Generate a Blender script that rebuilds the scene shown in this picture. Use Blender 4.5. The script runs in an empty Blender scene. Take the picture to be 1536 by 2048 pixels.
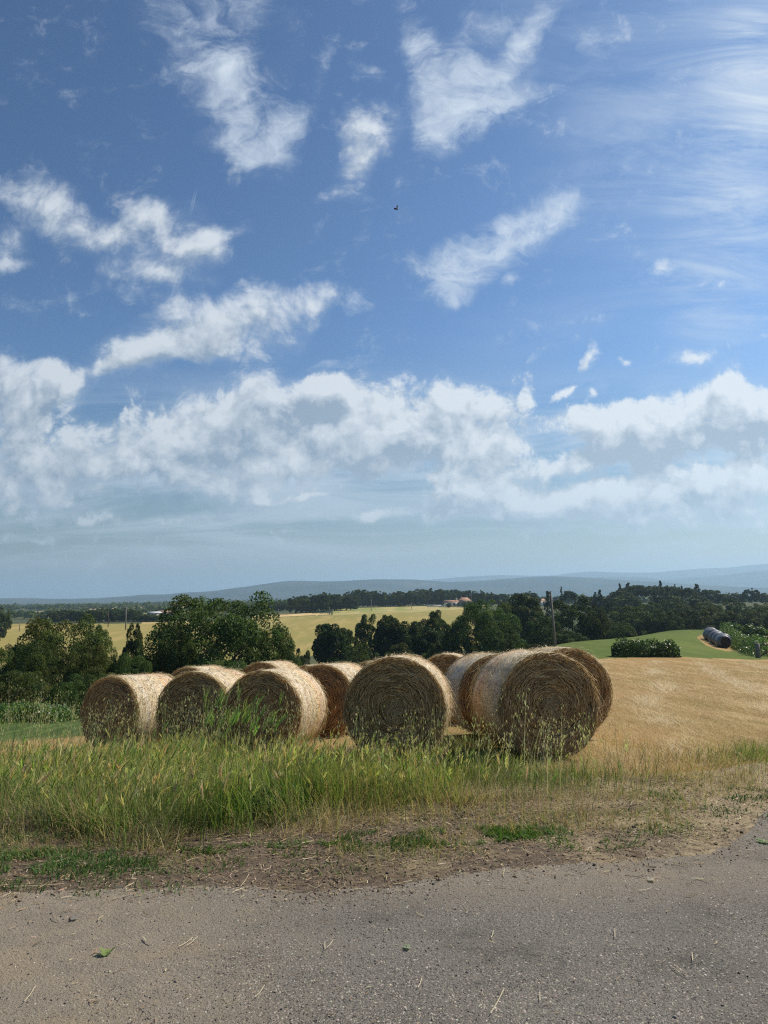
import bpy, math
import numpy as np
from mathutils import Vector, Matrix, Euler

RNG = np.random.default_rng(11)
SC = bpy.context.scene
COL = SC.collection
R = math.radians

# ------------------------------------------------------------------ camera
W, H_, F = 1536.0, 2048.0, 1420.0
EYE = Vector((0.0, 0.0, 1.75))
PITCH, ROLL = R(6.79), R(-0.8)
CAM_R = Euler((R(90) + PITCH, 0, 0)).to_matrix() @ Matrix.Rotation(ROLL, 3, 'Z')
cam_d = bpy.data.cameras.new('camera')
cam_d.sensor_width = 36.0
cam_d.sensor_fit = 'AUTO'
cam_d.lens = F / H_ * 36.0
cam_d.clip_start, cam_d.clip_end = 0.05, 80000.0
cam = bpy.data.objects.new('camera', cam_d)
COL.objects.link(cam)
cam.location = EYE
cam.rotation_euler = CAM_R.to_euler()
SC.camera = cam


def ray(px, py):
    return CAM_R @ Vector((px - W / 2, -(py - H_ / 2), -F))


def at(px, py, D):
    """world point seen at a place of the photograph, D metres ahead"""
    d = ray(px, py)
    return EYE + d * (D / d.y)


def on_plane(px, py, z=0.0):
    d = ray(px, py)
    return EYE + d * ((z - EYE.z) / d.z)


# ------------------------------------------------------------------ light
SUN_AZ, SUN_EL = R(62), R(46)          # to the right of the view, high
sun_dir = Vector((math.sin(SUN_AZ) * math.cos(SUN_EL), math.cos(SUN_AZ) * math.cos(SUN_EL), math.sin(SUN_EL)))
sl = bpy.data.lights.new('sun', 'SUN')
sl.energy, sl.angle, sl.color = 5.0, R(0.53), (1.0, 0.925, 0.80)
so = bpy.data.objects.new('sun', sl)
COL.objects.link(so)
so.rotation_euler = sun_dir.to_track_quat('Z', 'Y').to_euler()
so.location = (0, 0, 900)

SC.cycles.volume_bounces = 1
SC.cycles.filter_width = 1.2
SC.cycles.use_denoising = False
SC.cycles.use_adaptive_sampling = False
SC.view_settings.view_transform = 'Standard'
SC.view_settings.look = 'None'
SC.view_settings.exposure = 0.27
SC.view_settings.gamma = 1.0
SC.view_settings.use_curve_mapping = False


class NT:
    """small helper to write node trees"""
    def __init__(self, tree):
        self.t = tree
        self.n, self.l, self.dim = tree.nodes, tree.links, '3D'

    def new(self, kind, **kw):
        nd = self.n.new(kind)
        ins = kw.pop('ins', {})
        for k, v in kw.items():
            setattr(nd, k, v)
        for k, v in ins.items():
            self.put(nd.inputs[k], v)
        return nd

    def put(self, sock, v):
        if isinstance(v, bpy.types.NodeSocket):
            self.l.new(v, sock)
        elif isinstance(v, (tuple, list)) and len(v) == 3 and sock.type == 'RGBA':
            sock.default_value = (*v, 1.0)
        else:
            sock.default_value = v

    def math(self, op, a, b=None, c=None, clamp=False):
        nd = self.n.new('ShaderNodeMath')
        nd.operation, nd.use_clamp = op, clamp
        for i, v in enumerate((a, b, c)):
            if v is not None:
                self.put(nd.inputs[i], v)
        return nd.outputs[0]

    def vmath(self, op, a, b=None, scale=None):
        nd = self.n.new('ShaderNodeVectorMath')
        nd.operation = op
        self.put(nd.inputs[0], a)
        if b is not None:
            self.put(nd.inputs[1], b)
        if scale is not None:
            self.put(nd.inputs['Scale'], scale)
        return nd.outputs[0]

    def noise(self, vec, scale, detail=4, rough=0.55, dist=0.0, out='Fac'):
        nd = self.n.new('ShaderNodeTexNoise')
        nd.noise_dimensions = self.dim
        if vec is not None:
            self.put(nd.inputs['Vector'], vec)
        nd.inputs['Scale'].default_value = scale
        nd.inputs['Detail'].default_value = detail
        nd.inputs['Roughness'].default_value = rough
        nd.inputs['Distortion'].default_value = dist
        return nd.outputs[out]

    def mapping(self, vec, loc=(0, 0, 0), rot=(0, 0, 0), scale=(1, 1, 1), kind='POINT'):
        nd = self.n.new('ShaderNodeMapping')
        nd.vector_type = kind
        self.put(nd.inputs['Vector'], vec)
        nd.inputs['Location'].default_value = loc
        nd.inputs['Rotation'].default_value = rot
        nd.inputs['Scale'].default_value = scale
        return nd.outputs[0]

    def smooth(self, v, a, b, lo=0.0, hi=1.0, kind='SMOOTHSTEP'):
        nd = self.n.new('ShaderNodeMapRange')
        nd.interpolation_type = kind
        nd.clamp = True if kind == 'LINEAR' else nd.clamp
        self.put(nd.inputs['Value'], v)
        for k, x in zip(('From Min', 'From Max', 'To Min', 'To Max'), (a, b, lo, hi)):
            self.put(nd.inputs[k], x)
        return nd.outputs['Result']

    def mix(self, fac, a, b, blend='MIX'):
        nd = self.n.new('ShaderNodeMix')
        nd.data_type, nd.blend_type = 'RGBA', blend
        self.put(nd.inputs[0], fac)
        self.put(nd.inputs[6], a)
        self.put(nd.inputs[7], b)
        return nd.outputs[2]

    def ramp(self, fac, stops):
        nd = self.n.new('ShaderNodeValToRGB')
        e = nd.color_ramp.elements
        while len(e) < len(stops):
            e.new(0.5)
        for el, (p, c) in zip(e, stops):
            el.position, el.color = p, (*c, 1.0)
        self.put(nd.inputs[0], fac)
        return nd.outputs[0]

# ------------------------------------------------------------------ sky and clouds (world)
SKY_S = 0.10
SKY_TINT = (0.86, 1.08, 1.17)
world = bpy.data.worlds.new('World')
SC.world = world
world.use_nodes = True
world.cycles.sampling_method = 'NONE'
wt = NT(world.node_tree)
wt.dim = '2D'
for nd in list(wt.n):
    wt.n.remove(nd)
sky = wt.new('ShaderNodeTexSky', sky_type='NISHITA', sun_disc=False, sun_elevation=SUN_EL, sun_rotation=SUN_AZ,
             altitude=200.0, air_density=1.0, dust_density=0.7, ozone_density=1.6)
dirv = wt.new('ShaderNodeTexCoord').outputs['Generated']
sep = wt.new('ShaderNodeSeparateXYZ', ins={0: dirv})
yc = wt.math('MAXIMUM', sep.outputs[1], 0.04)
uu = wt.math('DIVIDE', sep.outputs[0], yc)
vv = wt.math('DIVIDE', sep.outputs[2], yc)
P = wt.new('ShaderNodeCombineXYZ', ins={0: uu, 1: vv, 2: 0.0}).outputs[0]


def uv_of(px, py):
    d = ray(px, py)
    return np.array((d.x / d.y, d.z / d.y))


def warp(vec, scale, amount, detail=2.0):
    n = wt.noise(vec, scale, detail, 0.5, 0.0, 'Color')
    n = wt.vmath('SUBTRACT', n, (0.5, 0.5, 0.5))
    n = wt.vmath('MULTIPLY', n, (amount, amount, 0.0))
    return wt.vmath('ADD', vec, n)


def blob_field(vec, blobs):
    """sum of soft ellipses that stand in fixed directions of the sky"""
    acc = None
    for (px, py, rx, ry, rot, wgt) in blobs:
        c = uv_of(px, py)
        a = R(rot)
        e1 = uv_of(px + rx * math.cos(a), py + rx * math.sin(a)) - c
        e2 = uv_of(px - ry * math.sin(a), py + ry * math.cos(a)) - c
        g = wt.n.new('ShaderNodeTexGradient')
        g.gradient_type = 'SPHERICAL'
        tm = g.texture_mapping
        tm.vector_type = 'TEXTURE'
        tm.translation = (c[0], c[1], 0.0)
        tm.rotation = (0, 0, math.atan2(e1[1], e1[0]))
        k = 1.5
        tm.scale = (k * np.linalg.norm(e1), k * np.linalg.norm(e2), 1.0)
        wt.l.new(vec, g.inputs[0])
        acc = wt.math('MULTIPLY', g.outputs[1], wgt) if acc is None else wt.math('MULTIPLY_ADD', g.outputs[1], wgt, acc)
    return acc


WISPS = [  # px, py, rx, ry, rot, weight
    (385, 60, 125, 90, 45, .62), (465, 185, 120, 92, 45, .62), (525, 270, 105, 66, 55, .58), (600, 225, 65, 26, -30, .75),
    (490, 20, 70, 40, 0, .4), (590, 80, 35, 60, 0, .36), (657, 122, 20, 48, 12, .5), (745, 133, 22, 14, 0, .5),
    (430, 285, 45, 18, 0, .4), (490, 310, 45, 35, 80, .55), (665, 728, 45, 15, 0, .5), (715, 600, 25, 40, 30, .4),
    (832, 85, 32, 95, -12, .8), (880, 115, 65, 50, 20, .7), (905, 205, 75, 85, 20, .95), (985, 165, 90, 60, -40, .65),
    (1045, 80, 24, 95, 32, .8), (1120, 168, 60, 18, -28, .55), (955, 45, 40, 30, 0, .45), (880, 268, 45, 45, 0, .7),
    (1010, 225, 90, 38, -20, .6), (1180, 95, 28, 40, 0, .4), (1010, 40, 60, 30, -20, .35),
    (1045, 450, 115, 42, -24, .95), (970, 500, 100, 50, -26, .95), (908, 562, 60, 36, -30, .8), (893, 608, 42, 22, -10, .65),
    (1115, 415, 55, 24, -35, .65), (1020, 556, 24, 12, -20, .65), (890, 520, 50, 30, -20, .55), (830, 590, 40, 14, -20, .4),
    (480, 760, 120, 28, -12, .45), (1210, 470, 60, 14, -15, .3)]
PUFFS = [
    (745, 262, 52, 58, 30, 1.0), (705, 345, 34, 48, 28, .85), (665, 386, 34, 12, -18, .65), (722, 388, 22, 18, 0, .5),
    (92, 400, 75, 44, 30, .85), (150, 455, 95, 40, 22, .72), (15, 495, 45, 50, 0, .7), (20, 388, 40, 20, 20, .5), (222, 466, 45, 24, 0, .55),
    (335, 470, 80, 66, 20, 1.0), (290, 430, 55, 30, 0, .7), (400, 500, 60, 38, 10, .8), (330, 548, 55, 26, 0, .75),
    (445, 465, 60, 18, -5, .5), (235, 535, 45, 22, 0, .5), (410, 566, 28, 13, 0, .5), (40, 530, 40, 12, 0, .5),
    (400, 655, 130, 50, -12, .95), (300, 705, 110, 34, -15, .9), (510, 615, 80, 38, -10, .8), (620, 610, 45, 36, -10, .75),
    (660, 590, 40, 20, -25, .45), (360, 612, 45, 30, 0, .65), (215, 738, 60, 14, -18, .42), (470, 705, 110, 32, 0, .65), (580, 670, 55, 22, 10, .5),
    (95, 790, 68, 58, 0, .9), (15, 755, 34, 38, 0, .95), (115, 755, 40, 36, 0, .9), (50, 870, 105, 75, 0, .80),
    (40, 955, 110, 55, 0, .7), (160, 905, 60, 55, 0, .28), (215, 960, 90, 45, 0, .45), (110, 1010, 150, 26, 0, .4),
    (560, 795, 190, 42, -4, .75), (420, 850, 170, 46, 0, .62), (655, 782, 55, 30, 0, .6), (820, 805, 150, 48, 4, .8),
    (905, 795, 60, 36, 0, .6), (985, 800, 55, 30, 10, .6), (600, 870, 210, 52, 0, .85), (480, 935, 175, 52, 8, .62),
    (720, 900, 140, 50, 0, .80), (860, 890, 140, 52, 0, .78), (970, 890, 90, 50, 0, .64), (1015, 900, 45, 46, 0, .4),
    (330, 925, 110, 50, 0, .56), (460, 995, 90, 36, 0, .58), (280, 865, 80, 34, 0, .35), (440, 880, 40, 22, 0, .4),
    (1450, 770, 45, 42, 0, .75), (1390, 800, 90, 28, -10, .7), (1300, 830, 120, 30, -5, .75), (1490, 820, 80, 42, 0, .8),
    (1150, 838, 75, 20, -3, .7), (1190, 892, 115, 38, -12, .64), (1270, 872, 120, 46, 0, .70), (1425, 872, 150, 44, 0, .76),
    (1510, 890, 70, 50, 0, .6), (1085, 935, 120, 28, -12, .50),
    (880, 1000, 75, 46, 0, .74), (865, 955, 20, 15, 0, .8), (985, 985, 100, 30, 0, .65), (1060, 1000, 80, 26, 0, .6),
    (1205, 970, 70, 26, 0, .75), (1295, 945, 42, 32, 0, .65), (1330, 990, 160, 36, 0, .82), (1450, 970, 90, 36, 0, .7),
    (1510, 945, 60, 32, 0, .7), (1250, 1020, 290, 28, 0, .74), (990, 1028, 210, 18, 0, .66),
    (1335, 530, 30, 14, -15, .95), (1372, 722, 52, 18, -12, .8), (1174, 722, 15, 34, 22, .8), (1138, 788, 30, 10, -22, .7),
    (1248, 723, 16, 8, 0, .7), (1068, 795, 16, 22, 0, .6), (1185, 795, 13, 8, 0, .55), (1450, 563, 18, 10, -25, .6), (1405, 565, 14, 8, 0, .5),
    (615, 996, 45, 6, -14, .7), (760, 1030, 50, 10, 0, .5), (655, 1038, 35, 8, 0, .5), (540, 1005, 40, 6, 0, .4),
    (180, 1040, 160, 14, 0, .45), (60, 1075, 120, 10, 0, .35), (420, 1040, 90, 10, 0, .35), (1180, 1062, 200, 9, 0, .42), (1440, 1050, 140, 12, 0, .45), (1380, 1085, 160, 7, 0, .32)]
DARKS = [(1180, 950, 130, 14, -6, .7), (700, 960, 160, 16, 0, .4), (960, 1005, 60, 20, 0, .5), 
    (590, 838, 120, 30, -4, 1.0), (800, 912, 95, 22, -8, 1.0), (1390, 885, 190, 26, -4, 1.1), (1270, 908, 120, 22, 0, .9),
    (900, 1010, 90, 22, 0, .8), (1120, 1026, 230, 13, 0, .8), (470, 888, 55, 16, 0, .8), (1120, 985, 70, 16, 0, .4), (1330, 1012, 120, 14, 0, .5),
    (430, 828, 110, 15, 0, .35), (80, 850, 90, 30, 0, .4), (60, 935, 90, 22, 0, .4), (330, 690, 90, 24, -10, .25), (1480, 905, 90, 20, 0, .6), (1430, 985, 60, 14, -20, .5), (1500, 1005, 60, 10, 0, .5)]
CIRRUS = [(1510, 280, 110, 360, 15, 1.1), (1490, 60, 120, 120, 15, .7), (1380, 240, 200, 160, 20, .5), (1230, 330, 150, 200, 25, .28), (1440, 560, 160, 160, 0, .4), (1180, 60, 200, 90, 0, .35), (1120, 640, 200, 50, -12, .25)]
TRAILS = [(388, 404, 22, 1.3, -77, 1.0), (384, 404, 20, 1.0, -77, .8), (345, 585, 40, 2.0, -74, .8), (290, 785, 16, 1.6, -80, .4)]

Pw = warp(P, 3.5, 0.03)
Pw2 = warp(warp(Pw, 11.0, 0.034, 3.0), 40.0, 0.014, 3.0)
Bp = blob_field(Pw2, PUFFS)
Bw = blob_field(Pw2, WISPS)
Bd = blob_field(Pw2, DARKS)
Bc = blob_field(Pw, CIRRUS)
Bt = blob_field(P, TRAILS)

# sideways pull of the billow noise gives the lit and shaded sides of the puffs
nA = wt.noise(Pw, 12.0, 11.0, 0.67, 0.25)
nB = wt.noise(wt.vmath('ADD', Pw, (0.010, 0.024, 0.0)), 12.0, 5.0, 0.6, 0.25)
OFF = (0.010, 0.024, 0.0)
Bp2 = blob_field(wt.vmath('ADD', Pw2, OFF), PUFFS)
billow = wt.n.new('ShaderNodeTexVoronoi')
billow.voronoi_dimensions, billow.feature = '2D', 'F1'
billow.inputs['Scale'].default_value = 30.0
billow.inputs['Detail'].default_value = 2.0
wt.l.new(Pw2, billow.inputs['Vector'])
lump = wt.math('SUBTRACT', 0.45, billow.outputs['Distance'])


def puff_density(field, nse):
    return wt.math('MULTIPLY_ADD', wt.math('SUBTRACT', nse, 0.5), 2.1, wt.math('MULTIPLY', wt.math('MINIMUM', field, 1.05), 0.95))


dp = wt.math('MULTIPLY_ADD', lump, 0.22, puff_density(Bp, nA))
dp2 = puff_density(Bp2, nB)
crisp = wt.smooth(vv, 0.26, 0.46, 0.52, 1.15)
aP = wt.smooth(dp, 0.12, crisp)
# wisps: long threads
thr = wt.noise(wt.mapping(Pw2, rot=(0, 0, R(-35)), scale=(7.0, 16.0, 1.0)), 1.0, 9.0, 0.64, 0.8)
nW = wt.noise(Pw2, 24.0, 9.0, 0.74, 0.6)
dw = wt.math('MULTIPLY_ADD', thr, 0.40, wt.math('MULTIPLY_ADD', nA, 0.30, wt.math('MULTIPLY', nW, 0.30)))
dw = wt.math('MULTIPLY_ADD', wt.math('SUBTRACT', dw, 0.5), 3.4, wt.math('MULTIPLY', wt.math('MINIMUM', Bw, 1.2), 0.78))
aW = wt.math('MULTIPLY', wt.smooth(dw, 0.08, 1.55), 0.92)
cth = wt.noise(wt.mapping(Pw, rot=(0, 0, R(-38)), scale=(2.6, 13.0, 1.0)), 1.0, 8.0, 0.66, 0.5)
aC = wt.math('MULTIPLY', wt.math('MULTIPLY', Bc, wt.smooth(cth, 0.28, 0.80)), 0.80, clamp=True)
veil = wt.math('MULTIPLY', wt.math('MULTIPLY', wt.smooth(Bp, 0.05, 0.8), wt.smooth(nA, 0.22, 0.60)), wt.smooth(vv, 0.10, 0.42, 0.85, 0.30))
veil = wt.math('MAXIMUM', veil, wt.math('MULTIPLY', wt.math('MULTIPLY', wt.smooth(Bw, 0.10, 0.9), wt.smooth(thr, 0.30, 0.65)), 0.35))
aT = wt.math('MULTIPLY', Bt, 0.22, clamp=True)

front = wt.smooth(sep.outputs[1], 0.06, 0.25)
lowfade = wt.smooth(vv, 0.02, 0.20, 0.35, 1.0)
tint = wt.mix(wt.smooth(vv, 0.0, 0.40), (0.74, 0.64, 0.53), SKY_TINT)
gam = wt.new('ShaderNodeGamma', ins={0: wt.vmath('SCALE', sky.outputs[0], scale=SKY_S), 1: 1.45}).outputs[0]
base = wt.mix(1.0, wt.vmath('SCALE', gam, scale=1.0 / SKY_S), tint, 'MULTIPLY')
shade = wt.math('MULTIPLY_ADD', wt.math('SUBTRACT', wt.math('MINIMUM', dp, 1.1), wt.math('MINIMUM', dp2, 1.3)), 1.0, 0.80)
shade = wt.math('MULTIPLY_ADD', lump, 0.45, shade)
shade = wt.math('MULTIPLY_ADD', wt.smooth(dp, 0.5, 1.3), -0.12, shade)
shade = wt.math('MULTIPLY_ADD', wt.math('MULTIPLY', wt.smooth(Bd, 0.0, 0.95), wt.smooth(nA, 0.30, 0.62, 1.0, 0.55)), -0.80, shade, clamp=True)
shade = wt.math('MULTIPLY_ADD', wt.smooth(uu, -0.45, 0.45), 0.20, wt.math('MULTIPLY', shade, 0.80), clamp=True)
cloud = wt.mix(shade, tuple(c / SKY_S for c in (0.20, 0.27, 0.36)), tuple(c / SKY_S for c in (0.70, 0.73, 0.76)))
wispc = tuple(c / SKY_S for c in (0.56, 0.63, 0.71))
aPf = wt.math('MULTIPLY', wt.math('MULTIPLY', aP, lowfade), wt.math('MULTIPLY', front, 0.92))
c1 = wt.mix(wt.math('MULTIPLY', aC, front), base, wispc)
strat = wt.noise(wt.mapping(Pw, scale=(2.2, 17.0, 1.0)), 1.0, 7.0, 0.62, 0.5)
aS = wt.math('MULTIPLY', wt.smooth(strat, 0.34, 0.70), wt.math('MULTIPLY', wt.smooth(vv, 0.02, 0.08), wt.smooth(vv, 0.36, 0.18)))
c1 = wt.mix(wt.math('MULTIPLY', wt.math('MULTIPLY', aS, 0.62), front), c1, wispc)
c1 = wt.mix(wt.math('MULTIPLY', aT, front), c1, wispc)
c1 = wt.mix(wt.math('MULTIPLY', aW, front), c1, wispc)
c1 = wt.mix(wt.math('MULTIPLY', veil, front), c1, wispc)
c1 = wt.mix(aPf, c1, cloud)
bg = wt.new('ShaderNodeBackground', ins={0: c1, 1: SKY_S})
wo = wt.new('ShaderNodeOutputWorld')
wt.l.new(bg.outputs[0], wo.inputs[0])

# ------------------------------------------------------------------ helpers for meshes and naming
def props(o, label=None, cat=None, group=None, kind=None):
    if label:
        o['label'] = label
    if cat:
        o['category'] = cat
    if group:
        o['group'] = group
    if kind:
        o['kind'] = kind
    return o


def mesh_np(name, V, Q=None, T=None, col=None, mats=(), smooth=False, mi=None):
    """mesh from numpy vertices, quads and/or triangles, with an optional colour per vertex"""
    V = np.asarray(V, np.float32).reshape(-1, 3)
    Q = np.zeros((0, 4), np.int32) if Q is None else np.asarray(Q, np.int32).reshape(-1, 4)
    T = np.zeros((0, 3), np.int32) if T is None else np.asarray(T, np.int32).reshape(-1, 3)
    me = bpy.data.meshes.new(name)
    me.vertices.add(len(V))
    me.vertices.foreach_set('co', V.ravel())
    loops = np.concatenate([Q.ravel(), T.ravel()]).astype(np.int32)
    me.loops.add(len(loops))
    me.loops.foreach_set('vertex_index', loops)
    nq, nt = len(Q), len(T)
    me.polygons.add(nq + nt)
    st = np.concatenate([np.arange(nq) * 4, nq * 4 + np.arange(nt) * 3]).astype(np.int32)
    me.polygons.foreach_set('loop_start', st)
    if mi is not None:
        me.polygons.foreach_set('material_index', np.asarray(mi, np.int32))
    if smooth:
        me.polygons.foreach_set('use_smooth', np.ones(nq + nt, bool))
    if col is not None:
        ca = me.color_attributes.new('Col', 'FLOAT_COLOR', 'POINT')
        c4 = np.ones((len(V), 4), np.float32)
        c4[:, :3] = col
        ca.data.foreach_set('color', c4.ravel())
    for m in mats:
        me.materials.append(m)
    me.update(calc_edges=True)
    return me


def link(name, me, parent=None, loc=None, rot=None, scale=None):
    o = bpy.data.objects.new(name, me)
    COL.objects.link(o)
    o.parent = parent
    if loc is not None:
        o.location = loc
    if rot is not None:
        o.rotation_euler = rot
    if scale is not None:
        o.scale = scale
    return o


class MB:
    """collects pieces into one mesh"""
    def __init__(self):
        self.V, self.Q, self.T, self.C, self.n = [], [], [], [], 0

    def add(self, V, Q=None, T=None, col=(0.5, 0.5, 0.5)):
        V = np.asarray(V, float).reshape(-1, 3)
        self.V.append(V)
        if Q is not None and len(Q):
            self.Q.append(np.asarray(Q) + self.n)
        if T is not None and len(T):
            self.T.append(np.asarray(T) + self.n)
        c = np.asarray(col, float)
        self.C.append(np.broadcast_to(c, V.shape) if c.ndim == 1 else c)
        self.n += len(V)

    def box(self, c, s, rz=0.0, col=(0.5, 0.5, 0.5)):
        x, y, z = (np.array([-1, 1, 1, -1, -1, 1, 1, -1]) * s[0] / 2, np.array([-1, -1, 1, 1, -1, -1, 1, 1]) * s[1] / 2,
                   np.array([-1, -1, -1, -1, 1, 1, 1, 1]) * s[2] / 2)
        X = x * math.cos(rz) - y * math.sin(rz) + c[0]
        Y = x * math.sin(rz) + y * math.cos(rz) + c[1]
        self.add(np.stack([X, Y, z + c[2]], 1), [(0, 3, 2, 1), (4, 5, 6, 7), (0, 1, 5, 4), (1, 2, 6, 5), (2, 3, 7, 6), (3, 0, 4, 7)], None, col)

    def tube(self, pts, rad, seg=8, col=(0.5, 0.5, 0.5), cap=True):
        pts = np.asarray(pts, float)
        rad = np.broadcast_to(np.asarray(rad, float), (len(pts),))
        d = np.gradient(pts, axis=0)
        d /= np.linalg.norm(d, axis=1, keepdims=True) + 1e-9
        ref = np.array([1.0, 0.1, 0.05]) if abs(d[0][2]) > 0.7 else np.array([0.05, 0.1, 1.0])
        a = np.cross(d, ref)
        a /= np.linalg.norm(a, axis=1, keepdims=True) + 1e-9
        b = np.cross(d, a)
        t = np.arange(seg) / seg * 2 * np.pi
        V = pts[:, None] + rad[:, None, None] * (a[:, None] * np.cos(t)[None, :, None] + b[:, None] * np.sin(t)[None, :, None])
        n = len(pts)
        Q = [(i * seg + j, i * seg + (j + 1) % seg, (i + 1) * seg + (j + 1) % seg, (i + 1) * seg + j) for i in range(n - 1) for j in range(seg)]
        V = V.reshape(-1, 3)
        T = []
        if cap:
            V = np.concatenate([V, pts[:1], pts[-1:]])
            T = [(n * seg, (j + 1) % seg, j) for j in range(seg)] + [(n * seg + 1, (n - 1) * seg + j, (n - 1) * seg + (j + 1) % seg) for j in range(seg)]
        self.add(V, Q, T, col)

    def mesh(self, name, mats=(), smooth=False):
        V = np.concatenate(self.V)
        return mesh_np(name, V, np.concatenate(self.Q) if self.Q else None, np.concatenate(self.T) if self.T else None,
                       np.concatenate(self.C), mats, smooth)


# value noise on the plane, for terrain and scatter
_lat = np.random.default_rng(5).random((256, 256))


def vnoise(x, y):
    x, y = np.asarray(x, float), np.asarray(y, float)
    xi, yi = np.floor(x).astype(int), np.floor(y).astype(int)
    fx, fy = x - xi, y - yi
    fx, fy = fx * fx * (3 - 2 * fx), fy * fy * (3 - 2 * fy)
    g = lambda i, j: _lat[i & 255, j & 255]
    return (g(xi, yi) * (1 - fx) + g(xi + 1, yi) * fx) * (1 - fy) + (g(xi, yi + 1) * (1 - fx) + g(xi + 1, yi + 1) * fx) * fy


def fbm(x, y, o=4):
    s, a, t = 0, 0.5, 0
    for i in range(o):
        s = s + a * vnoise(x * 2 ** i + 17.3 * i, y * 2 ** i + 9.1 * i)
        t += a
        a *= 0.5
    return s / t


def sstep(a, b, x):
    t = np.clip((np.asarray(x, float) - a) / (b - a), 0, 1)
    return t * t * (3 - 2 * t)


# ------------------------------------------------------------------ terrain heights
_U = np.array([-.56, -.4, -.25, -.1, .09, .13, .17, .25, .4, .475, .56])
_D = np.array([1, 5.4, 7, 8.5, 10.3, 11.5, 14, 17, 20, 30, 45, 60, 72, 85, 105, 120, 150, 200, 300, 350, 400, 450, 600, 800, 1200, 2500, 6000, 30000])
_Z = np.array([
    # 1  5.4   7    8.5  10.3 11.5   14    17    20    30    45    60    72    85   105   120   150   200    300   350   400   450   600   800  1200  2500  6000  30000
    [0, 0, -.12, -.30, -.48, -.62, -.85, -1.10, -1.5, -4.0, -7.0, -9.5, -11, -12, -13, -13.5, -14.5, -14.2, -10.5, -9.2, -9.8, -11, -14, -13.5, -11, -14, -24, -30],   # -.56
    [0, 0, -.12, -.30, -.46, -.60, -.82, -1.05, -1.4, -4.0, -7.0, -9.5, -11, -12, -13, -13.5, -14.5, -14.0, -10.5, -9.2, -9.8, -11, -14, -13.5, -11, -14, -24, -30],   # -.4
    [0, 0, -.10, -.26, -.42, -.54, -.78, -1.0, -1.4, -4.0, -7.0, -9.5, -11, -12, -13, -13.5, -14.2, -13.2, -10.3, -9.0, -9.0, -10, -13, -12, -7.5, -13, -24, -30],      # -.25
    [0, 0, -.06, -.20, -.36, -.48, -.72, -1.0, -1.3, -3.8, -6.8, -9.2, -10.6, -11.6, -12.4, -12.8, -13.2, -12.2, -9.6, -8.5, -7.5, -6.8, -6.2, -8, -12, -18, -26, -30],  # -.1
    [0, 0, -.05, -.16, -.30, -.42, -.66, -.95, -1.2, -3.4, -6.0, -8.2, -9.4, -10.4, -11.4, -11.8, -12.2, -11.6, -8.5, -7.2, -6.0, -5.2, -5.0, -8, -15, -22, -26, -30],   # .1
    [0, 0, -.05, -.15, -.28, -.40, -.62, -.86, -1.05, -1.75, -2.60, -5.0, -7.4, -9.2, -10.8, -11.4, -11.9, -11.4, -8.4, -7.1, -6.0, -5.4, -5.5, -8.5, -15, -22, -26, -30],   # .13
    [0, 0, -.05, -.15, -.28, -.40, -.62, -.86, -1.05, -1.65, -2.15, -2.85, -4.2, -6.5, -9.2, -10.4, -11.6, -11.2, -8.3, -7.0, -6.0, -5.6, -6.0, -9, -15, -22, -26, -30],   # .17
    [0, 0, -.05, -.15, -.28, -.38, -.58, -.80, -1.0, -1.62, -2.25, -2.65, -3.0, -3.8, -6.4, -8.4, -10.8, -11.0, -8.5, -7.0, -6.2, -6.0, -7.0, -10, -15, -22, -26, -30],    # .25
    [0, 0, -.05, -.15, -.28, -.38, -.56, -.78, -.98, -1.62, -2.35, -2.65, -2.9, -3.1, -3.5, -4.4, -6.8, -9.0, -7.0, -4.6, -4.0, -4.5, -7.0, -10, -15, -22, -26, -30],   # .4
    [0, 0, -.05, -.15, -.28, -.38, -.56, -.78, -.98, -1.65, -2.45, -3.3, -4.0, -3.9, -3.8, -4.6, -6.4, -8.6, -7.0, -4.6, -4.2, -5.0, -7.0, -10, -15, -22, -26, -30],     # .475
    [0, 0, -.05, -.15, -.28, -.38, -.56, -.78, -.98, -1.65, -2.5, -3.5, -4.1, -4.1, -4.1, -5.0, -6.4, -8.4, -7.0, -5.4, -5.2, -6.0, -7.5, -10, -15, -22, -26, -30]])     # .56
_LD = np.linspace(math.log(1), math.log(30000), 900)
_UU = np.linspace(-.56, .56, 113)
_G = np.stack([np.interp(_LD, np.log(_D), z) for z in _Z])
_G = np.stack([np.interp(_UU, _U, _G[:, j]) for j in range(_G.shape[1])], 1)


def _gs(A, ax, s):
    k = np.exp(-0.5 * (np.arange(-3 * s, 3 * s + 1) / s) ** 2)
    k /= k.sum()
    pad = [(0, 0), (0, 0)]
    pad[ax] = (3 * s, 3 * s)
    return np.apply_along_axis(lambda v: np.convolve(v, k, 'valid'), ax, np.pad(A, pad, mode='edge'))


_G = _gs(_gs(_G, 1, 4), 0, 2)


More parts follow.
